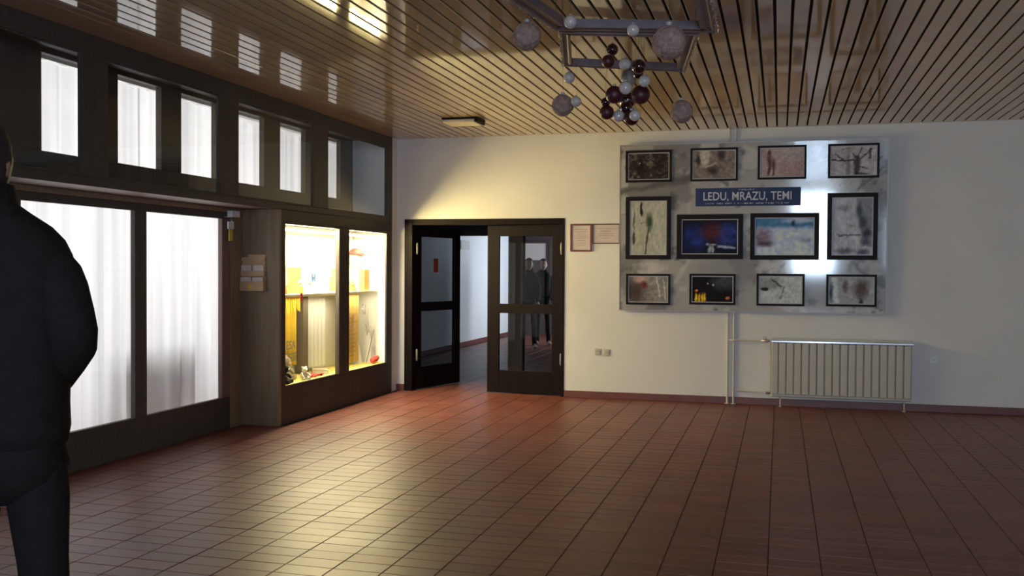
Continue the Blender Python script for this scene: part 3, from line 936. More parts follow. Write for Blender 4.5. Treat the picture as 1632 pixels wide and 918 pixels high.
board = empty('display_board', ((BX0 + BX1) / 2, YB - 0.02, BZ0), 0, 'large grey marbled glossy board holding twelve framed prints on the back wall', 'display board')
MB().box(BX0, BX1, BYF + 0.0015, BYF + 0.021, BZ0, BZ1, 0.003).xf(Matrix.Translation((-(BX0 + BX1) / 2, -(YB - 0.02), -BZ0))).build('panel', M['alu'], board)
me = print_grid(BX0 + 0.004, BX1 - 0.004, BZ0 + 0.004, BZ1 - 0.004, BYF, 150, 98, board_fn)
me.materials.append(M['board'])
o = bpy.data.objects.new('marbled_print', me); C.objects.link(o); o.parent = board
o.location = (-(BX0 + BX1) / 2, -(YB - 0.02), -BZ0)
ed = MB()
t = 0.008
ed.box(BX0 - t, BX0, BYF - 0.004, BYF + 0.022, BZ0 - t, BZ1 + t).box(BX1, BX1 + t, BYF - 0.004, BYF + 0.022, BZ0 - t, BZ1 + t)
ed.box(BX0, BX1, BYF - 0.004, BYF + 0.022, BZ0 - t, BZ0).box(BX0, BX1, BYF - 0.004, BYF + 0.022, BZ1, BZ1 + t)
ed.xf(Matrix.Translation((-(BX0 + BX1) / 2, -(YB - 0.02), -BZ0))).build('edge_strip', M['alu'], board)


def p_a1(u, v):
    c = solid(u, (0.055, 0.048, 0.045)); n_ = fbm(u * 1.4, v, 9, 101)
    c = mixc(c, np.clip((n_ - 0.52) * 6, 0, 1), (0.16, 0.15, 0.14)); c = mixc(c, blob(u, v, .3, .45, .12, .3, .4) * .7, (.03, .02, .02))
    c = mixc(c, blob(u, v, .27, .63, .02, .03), (.4, .4, .42)); c = mixc(c, blob(u, v, .57, .65, .05, .03), (.25, .23, .22))
    return mixc(c, blob(u, v, .8, .5, .2, .35) * .6, (.035, .03, .035))


def p_a2(u, v):
    n_ = fbm(u * 1.4, v, 8, 111); c = solid(u, (.24, .21, .20)) * (0.55 + 0.9 * n_[..., None])
    c = mixc(c, blob(u, v, .27, .8, .12, .35, .3), (.42, .39, .37)); c = mixc(c, blob(u, v, .12, .68, .06, .2), (.08, .07, .07))
    c = mixc(c, blob(u, v, .68, .85, .1, .2), (.09, .075, .08)); c = mixc(c, blob(u, v, .47, .28, .13, .14), (.09, .075, .07))
    return mixc(c, line(u, v, (.3, .4), (.55, .55), .03), (.36, .34, .32))


def p_a3(u, v):
    c = solid(u, (.36, .30, .31)); c = mixc(c, np.clip(u * 1.2 - .3, 0, 1) * (1 - v), (.33, .24, .25)); c = mixc(c, blob(u, v, .7, .8, .3, .25) * .6, (.36, .36, .36))
    for q in ((.21, .55, .05, .28), (.20, .85, .035, .07), (.30, .45, .04, .2), (.19, .2, .03, .2), (.3, .15, .02, .15)):
        c = mixc(c, blob(u, v, *q) * .85, (.11, .055, .06))
    return c * (0.85 + 0.3 * fbm(u, v, 7, 121)[..., None])


def p_a4(u, v):
    c = solid(u, (.38, .37, .38)) * (0.75 + 0.5 * fbm(u * 1.4, v, 5, 131)[..., None])
    c = mixc(c, blob(u, v, .38, .4, .05, .45), (.22, .22, .23))
    for a, b, w_ in (((.57, 0), (.57, .6), .09), ((.57, .5), (.68, .95), .02), ((.57, .55), (.48, .75), .02), ((.1, .75), (.3, .5), .025), ((.0, .55), (.3, .5), .025), ((.3, .5), (.5, .52), .03), ((.6, .5), (.9, .9), .02), ((.6, .3), (.8, .2), .02), ((.85, .6), (.88, .9), .04), ((.25, .9), (.4, .95), .015), ((.55, .05), (.8, .02), .04)):
        c = mixc(c, line(u, v, a, b, w_) * .9, (.08, .07, .08))
    return c


def p_b1(u, v):
    c = solid(u, (.36, .37, .34)); c = mixc(c, blob(u, v, .4, .3, .2, .6) * .5, (.29, .30, .25)); c = mixc(c, blob(u, v, .3, .85, .04, .14, .2), (.04, .03, .035))
    c = mixc(c, blob(u, v, .54, .62, .09, .14), (.07, .11, .07)); c = mixc(c, line(u, v, (.5, .5), (.43, 0), .018, asp=.7), (.10, .09, .08))
    c = mixc(c, line(u, v, (.5, .64), (.28, .58), .01, asp=.7), (.2, .19, .17)); c = mixc(c, blob(u, v, .09, .3, .045, .14, .2), (.09, .08, .09))
    return mixc(c, blob(u, v, .1, .65, .025, .2, .2) * .8, (.10, .09, .09))


def p_b2(u, v):
    n_ = fbm(u * 1.4, v, 6, 141); c = solid(u, (.02, .022, .05)); c = mixc(c, blob(u, v, .22, .45, .2, .35) * n_ * 1.5, (.04, .07, .24)); c = mixc(c, blob(u, v, .85, .55, .2, .3) * n_ * 1.6, (.06, .10, .32))
    c = mixc(c, blob(u, v, .55, .65, .18, .25) * .8, (.13, .045, .055)); c = mixc(c, line(u, v, (.65, .22), (.95, .16), .03), (.3, .34, .45))
    for q in ((.45, .28, .02, .03), (.5, .15, .03, .12), (.57, .27, .05, .02), (.56, .12, .02, .12)):
        c = mixc(c, blob(u, v, *q), (.33, .38, .40))
    return c


def p_b3(u, v):
    c = solid(u, (.42, .47, .62)); c = mixc(c, np.clip((v - .68) * 8, 0, 1), (.11, .23, .36)); c = mixc(c, blob(u, v, .75, .95, .25, .08), (.40, .44, .55))
    c = mixc(c, blob(u, v, .65, .85, .03, .09), (.04, .07, .13)); c = mixc(c, blob(u, v, .12, .5, .16, .2) * .8, (.20, .13, .16)); c = mixc(c, blob(u, v, .15, .3, .15, .08), (.12, .10, .13))
    c = mixc(c, blob(u, v, .85, .4, .18, .06) * .7, (.26, .28, .30)); n_ = fbm(u * 1.4, v, 5, 151)
    return mixc(c, np.clip((n_ - .5) * 4, 0, 1) * (v < .6) * .5, (.52, .58, .66))


def p_b4(u, v):
    c = solid(u, (.40, .42, .46)) * (0.8 + 0.35 * fbm(u, v, 4, 161)[..., None])
    edge = .55 + .12 * (1 - v)
    c = mixc(c, np.clip((u - edge - .02) * 12, 0, 1) * (v > .15), (.24, .26, .29)); c = mixc(c, blob(u, v, .66, .78, .08, .14) * .9, (.10, .11, .13)); c = mixc(c, blob(u, v, .76, .58, .09, .12), (.10, .11, .13))
    c = mixc(c, blob(u, v, .86, .38, .1, .07), (.09, .09, .12)); c = mixc(c, blob(u, v, .84, .24, .1, .07), (.14, .12, .17)); c = mixc(c, line(u, v, (.1, .36), (.68, .33), .012, asp=.7), (.08, .08, .08))
    c = mixc(c, blob(u, v, .28, .83, .15, .05) * .7, (.22, .22, .25)); c = mixc(c, blob(u, v, .3, .06, .22, .05), (.18, .19, .22)); c = mixc(c, blob(u, v, .78, .05, .15, .05), (.15, .15, .19))
    return mixc(c, line(u, v, (.35, .55), (.55, .5), .015, asp=.7) * .6, (.22, .22, .22))


def p_c1(u, v):
    n_ = fbm(u * 1.4, v, 7, 171); c = solid(u, (.24, .235, .23)) * (.7 + .6 * n_[..., None]); c = mixc(c, blob(u, v, .15, .4, .28, .5) * .9, (.09, .07, .07)); c = mixc(c, blob(u, v, .3, .92, .15, .15), (.40, .30, .28))
    c = mixc(c, blob(u, v, .4, .68, .08, .12), (.17, .05, .04)); c = mixc(c, line(u, v, (.72, 1), (.8, .2), .025), (.42, .42, .42)); return mixc(c, line(u, v, (.9, .9), (.95, .1), .02), (.4, .4, .4))


def p_c2(u, v):
    c = solid(u, (.018, .014, .02)); c = mixc(c, blob(u, v, .8, .8, .3, .3) * .8, (.10, .11, .14))
    for q in ((.38, .72), (.52, .66), (.12, .46)): c = mixc(c, blob(u, v, q[0], q[1], .02, .035), (.4, .4, .5))
    for q in (.1, .17, .25, .31): c = mixc(c, blob(u, v, q, .15, .025, .16), (.75, .5, .06))
    c = mixc(c, blob(u, v, .11, .45, .03, .04), (.7, .28, .05)); return mixc(c, blob(u, v, .88, .15, .05, .06), (.5, .2, .12))


def p_c3(u, v):
    c = solid(u, (.42, .45, .47)); c = mixc(c, blob(u, v, .25, .75, .25, .25) * .7, (.20, .21, .20)); c = mixc(c, blob(u, v, .12, .52, .09, .07, .3), (.04, .04, .04))
    c = mixc(c, line(u, v, (.3, .9), (.52, .62), .03), (.10, .10, .10)); c = mixc(c, line(u, v, (.6, .6), (.5, .15), .03), (.22, .24, .26)); return mixc(c, line(u, v, (.7, .75), (.8, .4), .04) * .6, (.30, .33, .35))


def p_c4(u, v):
    c = solid(u, (.34, .35, .36)) * (.8 + .4 * fbm(u * 1.4, v, 6, 181)[..., None]); c = mixc(c, line(u, v, (.1, 1), (.17, 0), .08), (.45, .5, .54)); c = mixc(c, blob(u, v, .04, .4, .04, .3), (.12, .14, .17))
    c = mixc(c, blob(u, v, .72, .55, .15, .35) * .85, (.12, .09, .08)); c = mixc(c, blob(u, v, .36, .65, .06, .2) * .8, (.13, .12, .12)); return mixc(c, blob(u, v, .72, .08, .05, .1), (.08, .07, .07))


PICS = [
    ('a1', -1.766, -1.226, 2.575, 2.947, .028, p_a1, 'small black-framed print of a dark tangled thicket, top left of the board'),
    ('a2', -1.013, -0.476, 2.576, 2.956, .024, p_a2, 'small black-framed grey print of a rocky slope with pale sky, second in the top row'),
    ('a3', -0.257, 0.275, 2.583, 2.964, .024, p_a3, 'small black-framed pinkish print with two dark red standing figures, third in the top row'),
    ('a4', 0.506, 1.046, 2.583, 2.964, .024, p_a4, 'small black-framed print of a bare dark tree with twisted branches, top right of the board'),
    ('b1', -1.762, -1.232, 1.674, 2.407, .048, p_b1, 'tall black-framed print of a green flower stem on pale grey, left side of the board'),
    ('b2', -1.164, -0.411, 1.677, 2.194, .056, p_b2, 'wide black-framed dark blue night print with a reddish sky, middle of the board'),
    ('b3', -0.332, 0.420, 1.672, 2.201, .050, p_b3, 'wide black-framed pale blue snowy print, middle of the board right of the dark blue one'),
    ('b4', 0.506, 1.038, 1.674, 2.417, .048, p_b4, 'tall black-framed print of a pale shape against dark rocks, right side of board'),
    ('c1', -1.754, -1.235, 1.139, 1.502, .024, p_c1, 'small black-framed print of dark reddish rock beside grey icicles, bottom left of the board'),
    ('c2', -1.014, -0.490, 1.150, 1.507, .024, p_c2, 'small black-framed night print with yellow lights, second in the bottom row'),
    ('c3', -0.256, 0.271, 1.147, 1.512, .024, p_c3, 'small black-framed whitish print with a black mark at its left, third in the bottom row'),
    ('c4', 0.503, 1.038, 1.152, 1.510, .024, p_c4, 'small black-framed print of a brown shape beside a pale streak, bottom right of the board')]
things_on_board = []
for (k_, x0, x1, z0, z1, bd, fn, lb) in PICS:
    cx = (x0 + x1) / 2; yb = BYF - 0.001
    r = empty('framed_print', (cx, yb, z0), 0, lb, 'framed print', 'framed prints on the grey board')
    things_on_board.append(r)
    hw = (x1 - x0) / 2; h = z1 - z0; d = 0.020
    f = MB()
    f.box(-hw, -hw + bd, -d, 0, 0, h, 0.002).box(hw - bd, hw, -d, 0, 0, h, 0.002).box(-hw + bd, hw - bd, -d, 0, 0, bd, 0.002).box(-hw + bd, hw - bd, -d, 0, h - bd, h, 0.002)
    f.build('frame', M['black'], r)
    e = 0.010
    i0, i1, j0, j1 = -hw + bd, hw - bd, bd, h - bd
    f = MB()
    f.box(i0, i0 + e, -0.013, 0, j0, j1).box(i1 - e, i1, -0.013, 0, j0, j1).box(i0 + e, i1 - e, -0.013, 0, j0, j0 + e).box(i0 + e, i1 - e, -0.013, 0, j1 - e, j1)
    f.build('inner_slip', mat('pale_slip', (0.42, 0.42, 0.42), 0.4) if k_ == 'a1' else bpy.data.materials['pale_slip'], r)
    me = print_grid(i0 + e, i1 - e, j0 + e, j1 - e, -0.010, 60, 46, fn)
    me.materials.append(M['print'])
    o = bpy.data.objects.new('photograph', me); C.objects.link(o); o.parent = r

# blue title strip
sg = empty('title_sign', (-0.367, BYF - 0.001, 2.287), 0, 'dark blue title strip with white capitals on the grey board', 'sign')
things_on_board.append(sg)
MB().box(-0.584, 0.584, -0.012, 0, 0, 0.206, 0.001).build('plate', mat('navy_blue_plate', (0.040, 0.065, 0.16), 0.6, spec=0.1, var=0.04), sg)
M['letter'] = mat('white_lettering', (0.62, 0.64, 0.70), 0.5)
add_text('LEDU, MRAZU, TEMI', 0.135, (-0.005, -0.0125, 0.108), (math.pi / 2, 0, 0), M['letter'], sg, 0.0008, sx=0.82)
sm = MB()
rr = random.Random(8)
def words(x0, x1, z, hh):
    x = x0
    while x < x1:
        wd_ = rr.uniform(0.006, 0.011)
        if rr.random() < 0.6: sm.box(x, x + 0.003, -0.0128, -0.012, z, z + hh)
        if rr.random() < 0.6: sm.box(x, x + wd_ * 0.8, -0.0128, -0.012, z + hh * rr.choice((0, .5, .8)), z + hh * rr.choice((0, .5, .8)) + 0.003)
        x += wd_ + 0.002
words(-0.10, 0.075, 0.178, 0.016)
for a, b in ((-.49, -.38), (-.355, -.175), (-.145, .065), (.095, .455)):
    words(a, b, 0.022, 0.016)
sm.build('small_print', M['letter'], sg)

# the board hangs tilted: its top stands a little off the wall
TILT = math.radians(1.1)
piv = Vector((0, YB - 0.006, BZ0 - 0.008))
RM = Matrix.Translation(piv) @ Matrix.Rotation(TILT, 4, 'X') @ Matrix.Translation(-piv)
for r in [board] + things_on_board:
    mw = RM @ (Matrix.Translation(r.location))
    r.location = mw.translation
    r.rotation_euler = (TILT, 0, 0)

# two framed certificates
M['maroon'] = mat('maroon_frame_wood', (0.17, 0.045, 0.035), 0.4)
M['brown_frame'] = mat('dark_brown_frame_wood', (0.09, 0.045, 0.03), 0.4)
M['paper'] = mat('certificate_paper', (0.58, 0.50, 0.48), 0.6, var=0.12, scale=9)


def cert(x0, x1, z0, z1, bd, mt, lb):
    hw = (x1 - x0) / 2; h = z1 - z0; d = 0.02
    r = empty('framed_certificate', ((x0 + x1) / 2, YB - 0.001, z0), 0, lb, 'framed certificate', 'certificates beside the double door')
    f = MB()
    f.box(-hw, -hw + bd, -d, 0, 0, h, 0.002).box(hw - bd, hw, -d, 0, 0, h, 0.002).box(-hw + bd, hw - bd, -d, 0, 0, bd, 0.002).box(-hw + bd, hw - bd, -d, 0, h - bd, h, 0.002)
    f.build('frame', mt, r)
    MB().box(-hw + bd, hw - bd, -0.008, 0, bd, h - bd).build('paper', M['paper'], r)
    ln = MB(); rr = random.Random(int(h * 1000))
    z = h - bd - 0.05
    while z > bd + 0.04:
        w_ = rr.uniform(0.3, 0.75) * (hw - bd)
        ln.box(-w_, w_, -0.0088, -0.008, z, z + 0.006); z -= rr.uniform(0.02, 0.035)
    ln.build('print_line', mat('faded_brown_ink', (0.38, 0.26, 0.25), 0.6), r)
    return r


cert(-2.445, -2.180, 1.762, 2.096, 0.020, M['maroon'], 'upright certificate in a maroon frame, right beside the double door')
cert(-2.178, -1.842, 1.855, 2.096, 0.012, M['brown_frame'], 'landscape certificate in a thin dark frame, between the maroon one and the board')


# sockets
def socket(x, z, lb, kind=0):
    r = empty('wall_socket', (x, YB - 0.001, z - 0.04), 0, lb, 'socket', 'sockets on the back wall')
    MB().box(-0.038, 0.038, -0.010, 0, 0, 0.08, 0.004).build('plate', M['plastic'] if kind < 2 else M['white_plastic'], r)
    if kind == 0:
        MB().box(-0.026, 0.026, -0.015, -0.010, 0.012, 0.068, 0.002).build('rocker', M['plastic'], r)
        MB().box(-0.026, 0.026, -0.0158, -0.015, 0.040, 0.044).build('seam', M['grey_print'], r)
    else:
        MB().tube([(0, -0.010, 0.04), (0, -0.014, 0.04)], 0.026, 20).build('socket_ring', M['plastic'] if kind < 2 else M['white_plastic'], r)
        MB().tube([(-0.009, -0.0145, 0.04), (-0.009, -0.0135, 0.04)], 0.004, 8).tube([(0.009, -0.0145, 0.04), (0.009, -0.0135, 0.04)], 0.004, 8).build('contact_hole', M['darkgap'], r)
    return r


socket(-2.098, 0.562, 'ivory switch plate low on the wall, left of the round socket', 0)
socket(-1.995, 0.556, 'ivory round socket low on the wall, right of the switch plate', 1)
socket(1.642, 0.575, 'small white socket on the wall right of the radiator', 2)

# ------------------------------------------------------------------ radiator and pipes
RX0, RX1, RZ0, RZ1 = -0.085, 1.405, 0.115, 0.755
rad = empty('radiator', ((RX0 + RX1) / 2, YB, 0), 0, 'cream ribbed radiator with a shiny top rail under the grey board', 'radiator')
cx = (RX0 + RX1) / 2
nf = 18; pw = (RX1 - RX0) / nf
fin = MB()
fin.box(-pw / 2 + 0.004, pw / 2 - 0.004, -0.135, -0.055, RZ0 + 0.03, RZ1 - 0.02, 0.010)
fp = None
for i in range(nf):
    if fp is None:
        fp = fin.build('fin', M['rad'], rad); o = fp
    else:
        o = fp.copy(); C.objects.link(o); o.parent = rad
    o.location = (RX0 - cx + (i + 0.5) * pw, 0, 0)
MB().box(RX0 - cx, RX1 - cx, -0.12, -0.06, RZ0, RZ0 + 0.045, 0.012).build('bottom_header', M['rad'], rad)
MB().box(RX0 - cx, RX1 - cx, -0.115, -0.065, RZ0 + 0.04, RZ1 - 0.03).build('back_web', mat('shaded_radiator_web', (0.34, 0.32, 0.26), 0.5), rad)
MB().box(RX0 - cx - 0.005, RX1 - cx + 0.02, -0.145, -0.035, RZ1 - 0.022, RZ1 + 0.006, 0.006).build('top_rail', M['chrome'], rad, label='shiny top rail')
MB().box(RX0 - cx + 0.02, RX1 - cx + 0.02, -0.05, -0.03, RZ1 - 0.02, RZ1 + 0.028, 0.004).build('rear_rail', M['rad'], rad)
for x in (0.02, 1.335):
    MB().tube([(x - cx, -0.09, 0.002), (x - cx, -0.09, 0.008), (x - cx, -0.09, 0.010), (x - cx, -0.09, RZ0 + 0.01)], [0.022, 0.022, 0.009, 0.009], 8).build('foot', M['rad'], rad)
for x in (0.15, 1.2):
    MB().box(x - cx - 0.015, x - cx + 0.015, -0.06, -0.001, 0.60, 0.64).build('wall_bracket', M['rad'], rad)


def pipe(x, label, branch_z, zone):
    r = empty('heating_pipe', (x, YB - 0.018, 0), 0, label, 'pipe', 'heating pipes beside the radiator')
    MB().tube([(0, 0, 0.002), (0, 0, HC - 0.002)], 0.0125, 10).build('riser', M['pipe'], r)
    MB().tube([(0, 0, 0.002), (0, 0, 0.012)], 0.028, 14).build('collar', M['pipe'], r)
    b = RX0 - x - 0.006
    if zone:
        MB().tube([(0.010, 0, branch_z), (0.030, -0.034, branch_z), (0.11, -0.036, branch_z), (b - 0.10, -0.034, branch_z), (b - 0.03, -0.06, branch_z - 0.004), (b, -0.075, branch_z - 0.004)], 0.010, 8).build('branch', M['pipe'], r)
        MB().tube([(b - 0.10, -0.034, branch_z), (b - 0.075, -0.04, branch_z), (b - 0.04, -0.055, branch_z), (b - 0.012, -0.07, branch_z)], [0.013, 0.022, 0.022, 0.014], 10).tube([(b - 0.07, -0.035, branch_z + 0.01), (b - 0.07, -0.035, branch_z + 0.05)], 0.018, 10).build('valve', M['chrome'], r, label='chrome valve')
    else:
        MB().tube([(0.012, 0, branch_z), (0.03, -0.004, branch_z), (b - 0.03, -0.07, branch_z - 0.01), (b, -0.075, branch_z - 0.01)], 0.009, 8).build('branch', M['pipe'], r)
        MB().tube([(b - 0.05, -0.073, branch_z - 0.01), (b - 0.004, -0.075, branch_z - 0.01)], 0.016, 8).build('union_nut', M['chrome'], r)
    return r


pipe(-0.575, 'left of two cream heating pipes rising from floor to ceiling beside the radiator', 0.745, True)
pipe(-0.505, 'right of two cream heating pipes, nearer to the radiator', 0.165, False)

# ------------------------------------------------------------------ ceiling lamp
lp = empty('ceiling_lamp', (-3.35, 10.2, HC), 0, 'small switched-off pale light fitting on the planked ceiling above the double door', 'ceiling lamp')
MB().box(-0.20, 0.20, -0.16, 0.16, -0.018, -0.0005, 0.003).build('base_plate', M['door_wood'], lp)
MB().box(-0.19, 0.17, -0.15, 0.15, -0.055, -0.018, 0.012).build('diffuser', mat('pale_diffuser', (0.62, 0.56, 0.45), 0.4), lp)
MB().box(0.17, 0.20, -0.15, 0.15, -0.055, -0.018, 0.006).build('end_cap', M['door_wood'], lp, label='dark end cap')

# ------------------------------------------------------------------ hanging frames with baubles
ZF = 3.0
M['frame_wood'] = mat('greyish_purple_frame_wood', (0.17, 0.135, 0.145), 0.5, var=0.12)
M['tinsel'] = mat('silver_tinsel', (0.62, 0.58, 0.52), 0.3, metal=0.7)
M['cord'] = mat('thin_brown_cord', (0.10, 0.06, 0.05), 0.8)


def rail(p, q, wd, hh, inset, name, parent, base):
    """bar from p to q (outer edge), width wd towards inset point"""
    p, q, c = Vector(p), Vector(q), Vector(inset)
    d = (q - p).normalized(); nrm = Vector((-d.y, d.x, 0))
    if (c - p).dot(nrm) < 0: nrm = -nrm
    prof = [(0, -hh / 2), (wd * .25, -hh * .5), (wd * .35, -hh * .32), (wd * .65, -hh * .32), (wd * .75, -hh * .5), (wd, -hh / 2), (wd, hh / 2), (0, hh / 2)]
    vs = []
    for a, sgn in ((p, 1), (q, -1)):
        for o_, z_ in prof:
            vs.append(a + nrm * o_ + d * (o_ * sgn) + Vector((0, 0, z_)) - Vector(base))
    n_ = len(prof)
    fs = [(i, (i + 1) % n_, n_ + (i + 1) % n_, n_ + i) for i in range(n_)] + [tuple(range(n_))[::-1], tuple(range(n_, 2 * n_))]
    return MB().raw(vs, fs).build(name, M['frame_wood'], parent)


def tinsel(p, q, base, parent, seed, drop=-0.02):
    r = random.Random(seed); p, q = Vector(p), Vector(q); L_ = (q - p).length
    m_ = MB()
    for i in range(int(L_ / 0.006)):
        c = p.lerp(q, i * 0.006 / L_) + Vector((0, 0, drop)) - Vector(base)
        d = Vector((r.uniform(-1, 1), r.uniform(-1, 1), r.uniform(-1, 1))).normalized() * r.uniform(0.008, 0.02)
        e_ = d.cross(Vector((0.3, 0.5, 0.8))).normalized() * 0.0025
        m_.raw([c - d, c + d, c + d * 0.9 + e_, c - d * 0.9 + e_], [(0, 1, 2, 3)])
    return m_.build('tinsel', M['tinsel'], parent, kind='stuff')


def hanging_frame(pts, label, wd, tins):
    c = sum((Vector(p) for p in pts), Vector()) / len(pts)
    r = empty('ceiling_decoration', c, 0, label, 'decoration', 'wooden decorations under the ceiling')
    n_ = len(pts)
    for i in range(n_):
        rail(pts[i], pts[(i + 1) % n_], wd, 0.05, c, 'rail', r, c)
    for i in tins:
        tinsel(pts[i], pts[(i + 1) % n_], c, r, i + 40)
    for p in pts:
        pp = Vector(p).lerp(c, 0.04) - c
        MB().tube([pp + Vector((0, 0, 0.025)), (pp.x, pp.y, HC - c.z - 0.001)], 0.0018, 5).build('cord', M['cord'], r)
    return r


F2 = [(-1.300, 5.80, ZF), (-0.495, 6.065, ZF), (-0.675, 7.17, ZF), (-1.490, 6.76, ZF)]
hanging_frame(F2, 'small grey wooden frame hung flat below the ceiling, edged with silver tinsel', 0.065, (2, 3, 1))
F1 = [(-1.318, 5.735, ZF), (-0.378, 6.035, ZF), (-0.345, 4.50, ZF), (-1.50, 4.35, ZF)]
hanging_frame(F1, 'large grey wooden frame hung flat below the ceiling nearer the viewer, partly out of view', 0.095, (3, 1))

M['pearl'] = mat('pearl_white_bauble', (0.55, 0.50, 0.46), 0.22, spec=0.6, coat=0.4, var=0.03)
M['maroon_b'] = mat('dark_maroon_bauble', (0.03, 0.004, 0.006), 0.12, spec=0.6, coat=0.5, var=0.05)
M['maroon_m'] = mat('matt_maroon_bauble', (0.055, 0.007, 0.010), 0.45, var=0.08)
M['twine'] = mat('pinkish_twine_ball', (0.34, 0.23, 0.19), 0.9, var=0.3, scale=35, bump=0.9, bscale=60)
M['greyb'] = mat('pale_grey_bauble', (0.34, 0.31, 0.28), 0.5, var=0.05)


def hitY(px, py, Y):
    d = fwd + rgt * ((px - 816) / FOC) - upv * ((py - 459) / FOC)
    t_ = Y / d.y
    return Vector((0, 0, CAMH)) + d * t_, t_


BAUB = [  # measured bearing, depth, radius, kind, label
    (840, 58, 5.35, 22, 'twine', 'rough pinkish twine ball left of the hanging frames'),
    (1066, 68, 5.2, 27, 'twine', 'largest pinkish twine ball, hanging inside the right corner of the frames'),
    (897, 168, 6.76, 17, 'twine', 'pinkish twine ball under the far left corner of the small frame'),
    (1086, 178, 7.12, 18, 'twine', 'pinkish twine ball under the far right corner of the small frame'),
    (909, 35, 5.45, 10.5, 'pearl', 'white pearl bauble at the left corner of the frames, highest of the white ones'),
    (1009, 48, 5.6, 10, 'pearl', 'white pearl bauble before the middle rail of the frames'),
    (907, 124, 6.7, 9.2, 'pearl', 'white pearl bauble above the left twine ball'),
    (918, 162, 6.65, 8.5, 'pearl', 'white pearl bauble touching the right side of the left twine ball'),
    (996, 102, 6.45, 9.5, 'pearl', 'white pearl bauble left of the upper right maroon bauble'),
    (1027, 129, 6.02, 9.5, 'pearl', 'white pearl bauble at the right of the cluster, above the big maroon one'),
    (997, 140, 6.15, 10.5, 'pearl', 'white pearl bauble in the middle of the cluster'),
    (986, 185, 6.5, 9.5, 'pearl', 'white pearl bauble at the bottom of the cluster, left of the lowest pair'),
    (1012, 184, 6.15, 9, 'pearl', 'white pearl bauble at the bottom right, before the lowest maroon one'),
    (1002, 124, 7.0, 13, 'greyb', 'dull grey bauble behind the top of the cluster'),
    (976, 79, 6.75, 9.5, 'maroon_b', 'topmost glossy dark maroon bauble'),
    (969, 98, 6.35, 10.5, 'maroon_m', 'matt maroon bauble just below the topmost one'),
    (1018, 106, 6.6, 11.5, 'maroon_b', 'glossy dark maroon bauble at the upper right of the cluster'),
    (1017, 118, 6.8, 8, 'maroon_b', 'small dark maroon bauble tucked under the upper right one'),
    (979, 151, 6.2, 14, 'maroon_m', 'big matt maroon bauble on the left of the cluster'),
    (1021, 151, 6.28, 15, 'maroon_m', 'big matt maroon bauble on the right of the cluster'),
    (1000, 160, 6.75, 13, 'maroon_b', 'dark maroon bauble at the heart of the cluster'),
    (967, 179, 6.45, 11.5, 'maroon_m', 'matt maroon bauble at the lower left of the cluster'),
    (965, 163, 6.40, 7.5, 'maroon_b', 'small dark maroon bauble above the lower left one'),
    (998, 172, 6.55, 10, 'maroon_b', 'dark maroon bauble below the heart of the cluster'),
    (1006, 188, 6.5, 12, 'maroon_m', 'lowest matt maroon bauble of the cluster')]
GN = {'twine': 'twine balls hanging from the frames', 'pearl': 'pearl baubles', 'greyb': 'pearl baubles', 'maroon_b': 'maroon baubles', 'maroon_m': 'maroon baubles'}
NM = {'twine': 'twine_ball'}
for (px, py, Y, rp, kd, lb) in BAUB:
    c, t_ = hitY(px, py, Y)
    R_ = rp / FOC * t_
    r = empty(NM.get(kd, 'bauble'), c, 0, lb, 'ball' if kd == 'twine' else 'bauble', GN[kd])
    if kd == 'twine':
        MB().sphere((0, 0, 0), R_, 24, 16, fn=lambda q: q * (1 + 0.025 * math.sin(q.x * 23 + q.z * 9) * math.sin(q.y * 21))).build('ball', M[kd], r)
        tw = MB(); rr = random.Random(int(px))
        for q in range(9):
            ax = Vector((rr.uniform(-1, 1), rr.uniform(-1, 1), rr.uniform(-1, 1))).normalized()
            a1 = ax.orthogonal().normalized(); a2 = ax.cross(a1)
            tw.tube([(a1 * math.cos(s_) + a2 * math.sin(s_)) * R_ * 1.02 for s_ in [i * math.pi / 8 for i in range(17)]], 0.0025, 4, caps=False)
        tw.build('twine_wrap', M['twine'], r)
    else:
        MB().sphere((0, 0, 0), R_, 24, 16).build('ball', M[kd], r)
    MB().tube([(0, 0, R_ * 0.96), (0, 0, R_ * 1.2)], R_ * 0.2, 10).build('cap', M['alu'], r)
    MB().tube([(0, 0, R_ * 1.2), (0, 0, HC - c.z - 0.001)], 0.0006, 4, caps=False).build('string', M['cord'], r)


# ------------------------------------------------------------------ people
def skin(verts, edges, radii, sub=2):
    me = bpy.data.meshes.new('figure'); me.from_pydata(verts, edges, [])
    o = bpy.data.objects.new('figure', me); C.objects.link(o)
    md = o.modifiers.new('s', 'SKIN'); md.use_smooth_shade = True
    for i, r_ in enumerate(radii):
        s_ = me.skin_vertices[0].data[i]
        s_.radius = r_ if isinstance(r_, tuple) else (r_, r_)
        s_.use_root = (i == 0)
    ms = o.modifiers.new('b', 'SUBSURF'); ms.levels = sub; ms.render_levels = sub
    dg = bpy.context.evaluated_depsgraph_get(); dg.update()
    m2 = bpy.data.meshes.new_from_object(o.evaluated_get(dg))
    C.objects.unlink(o); bpy.data.objects.remove(o)
    out = MB()
    out.raw([tuple(v.co) for v in m2.vertices], [tuple(p.vertices) for p in m2.polygons], True)
    return out


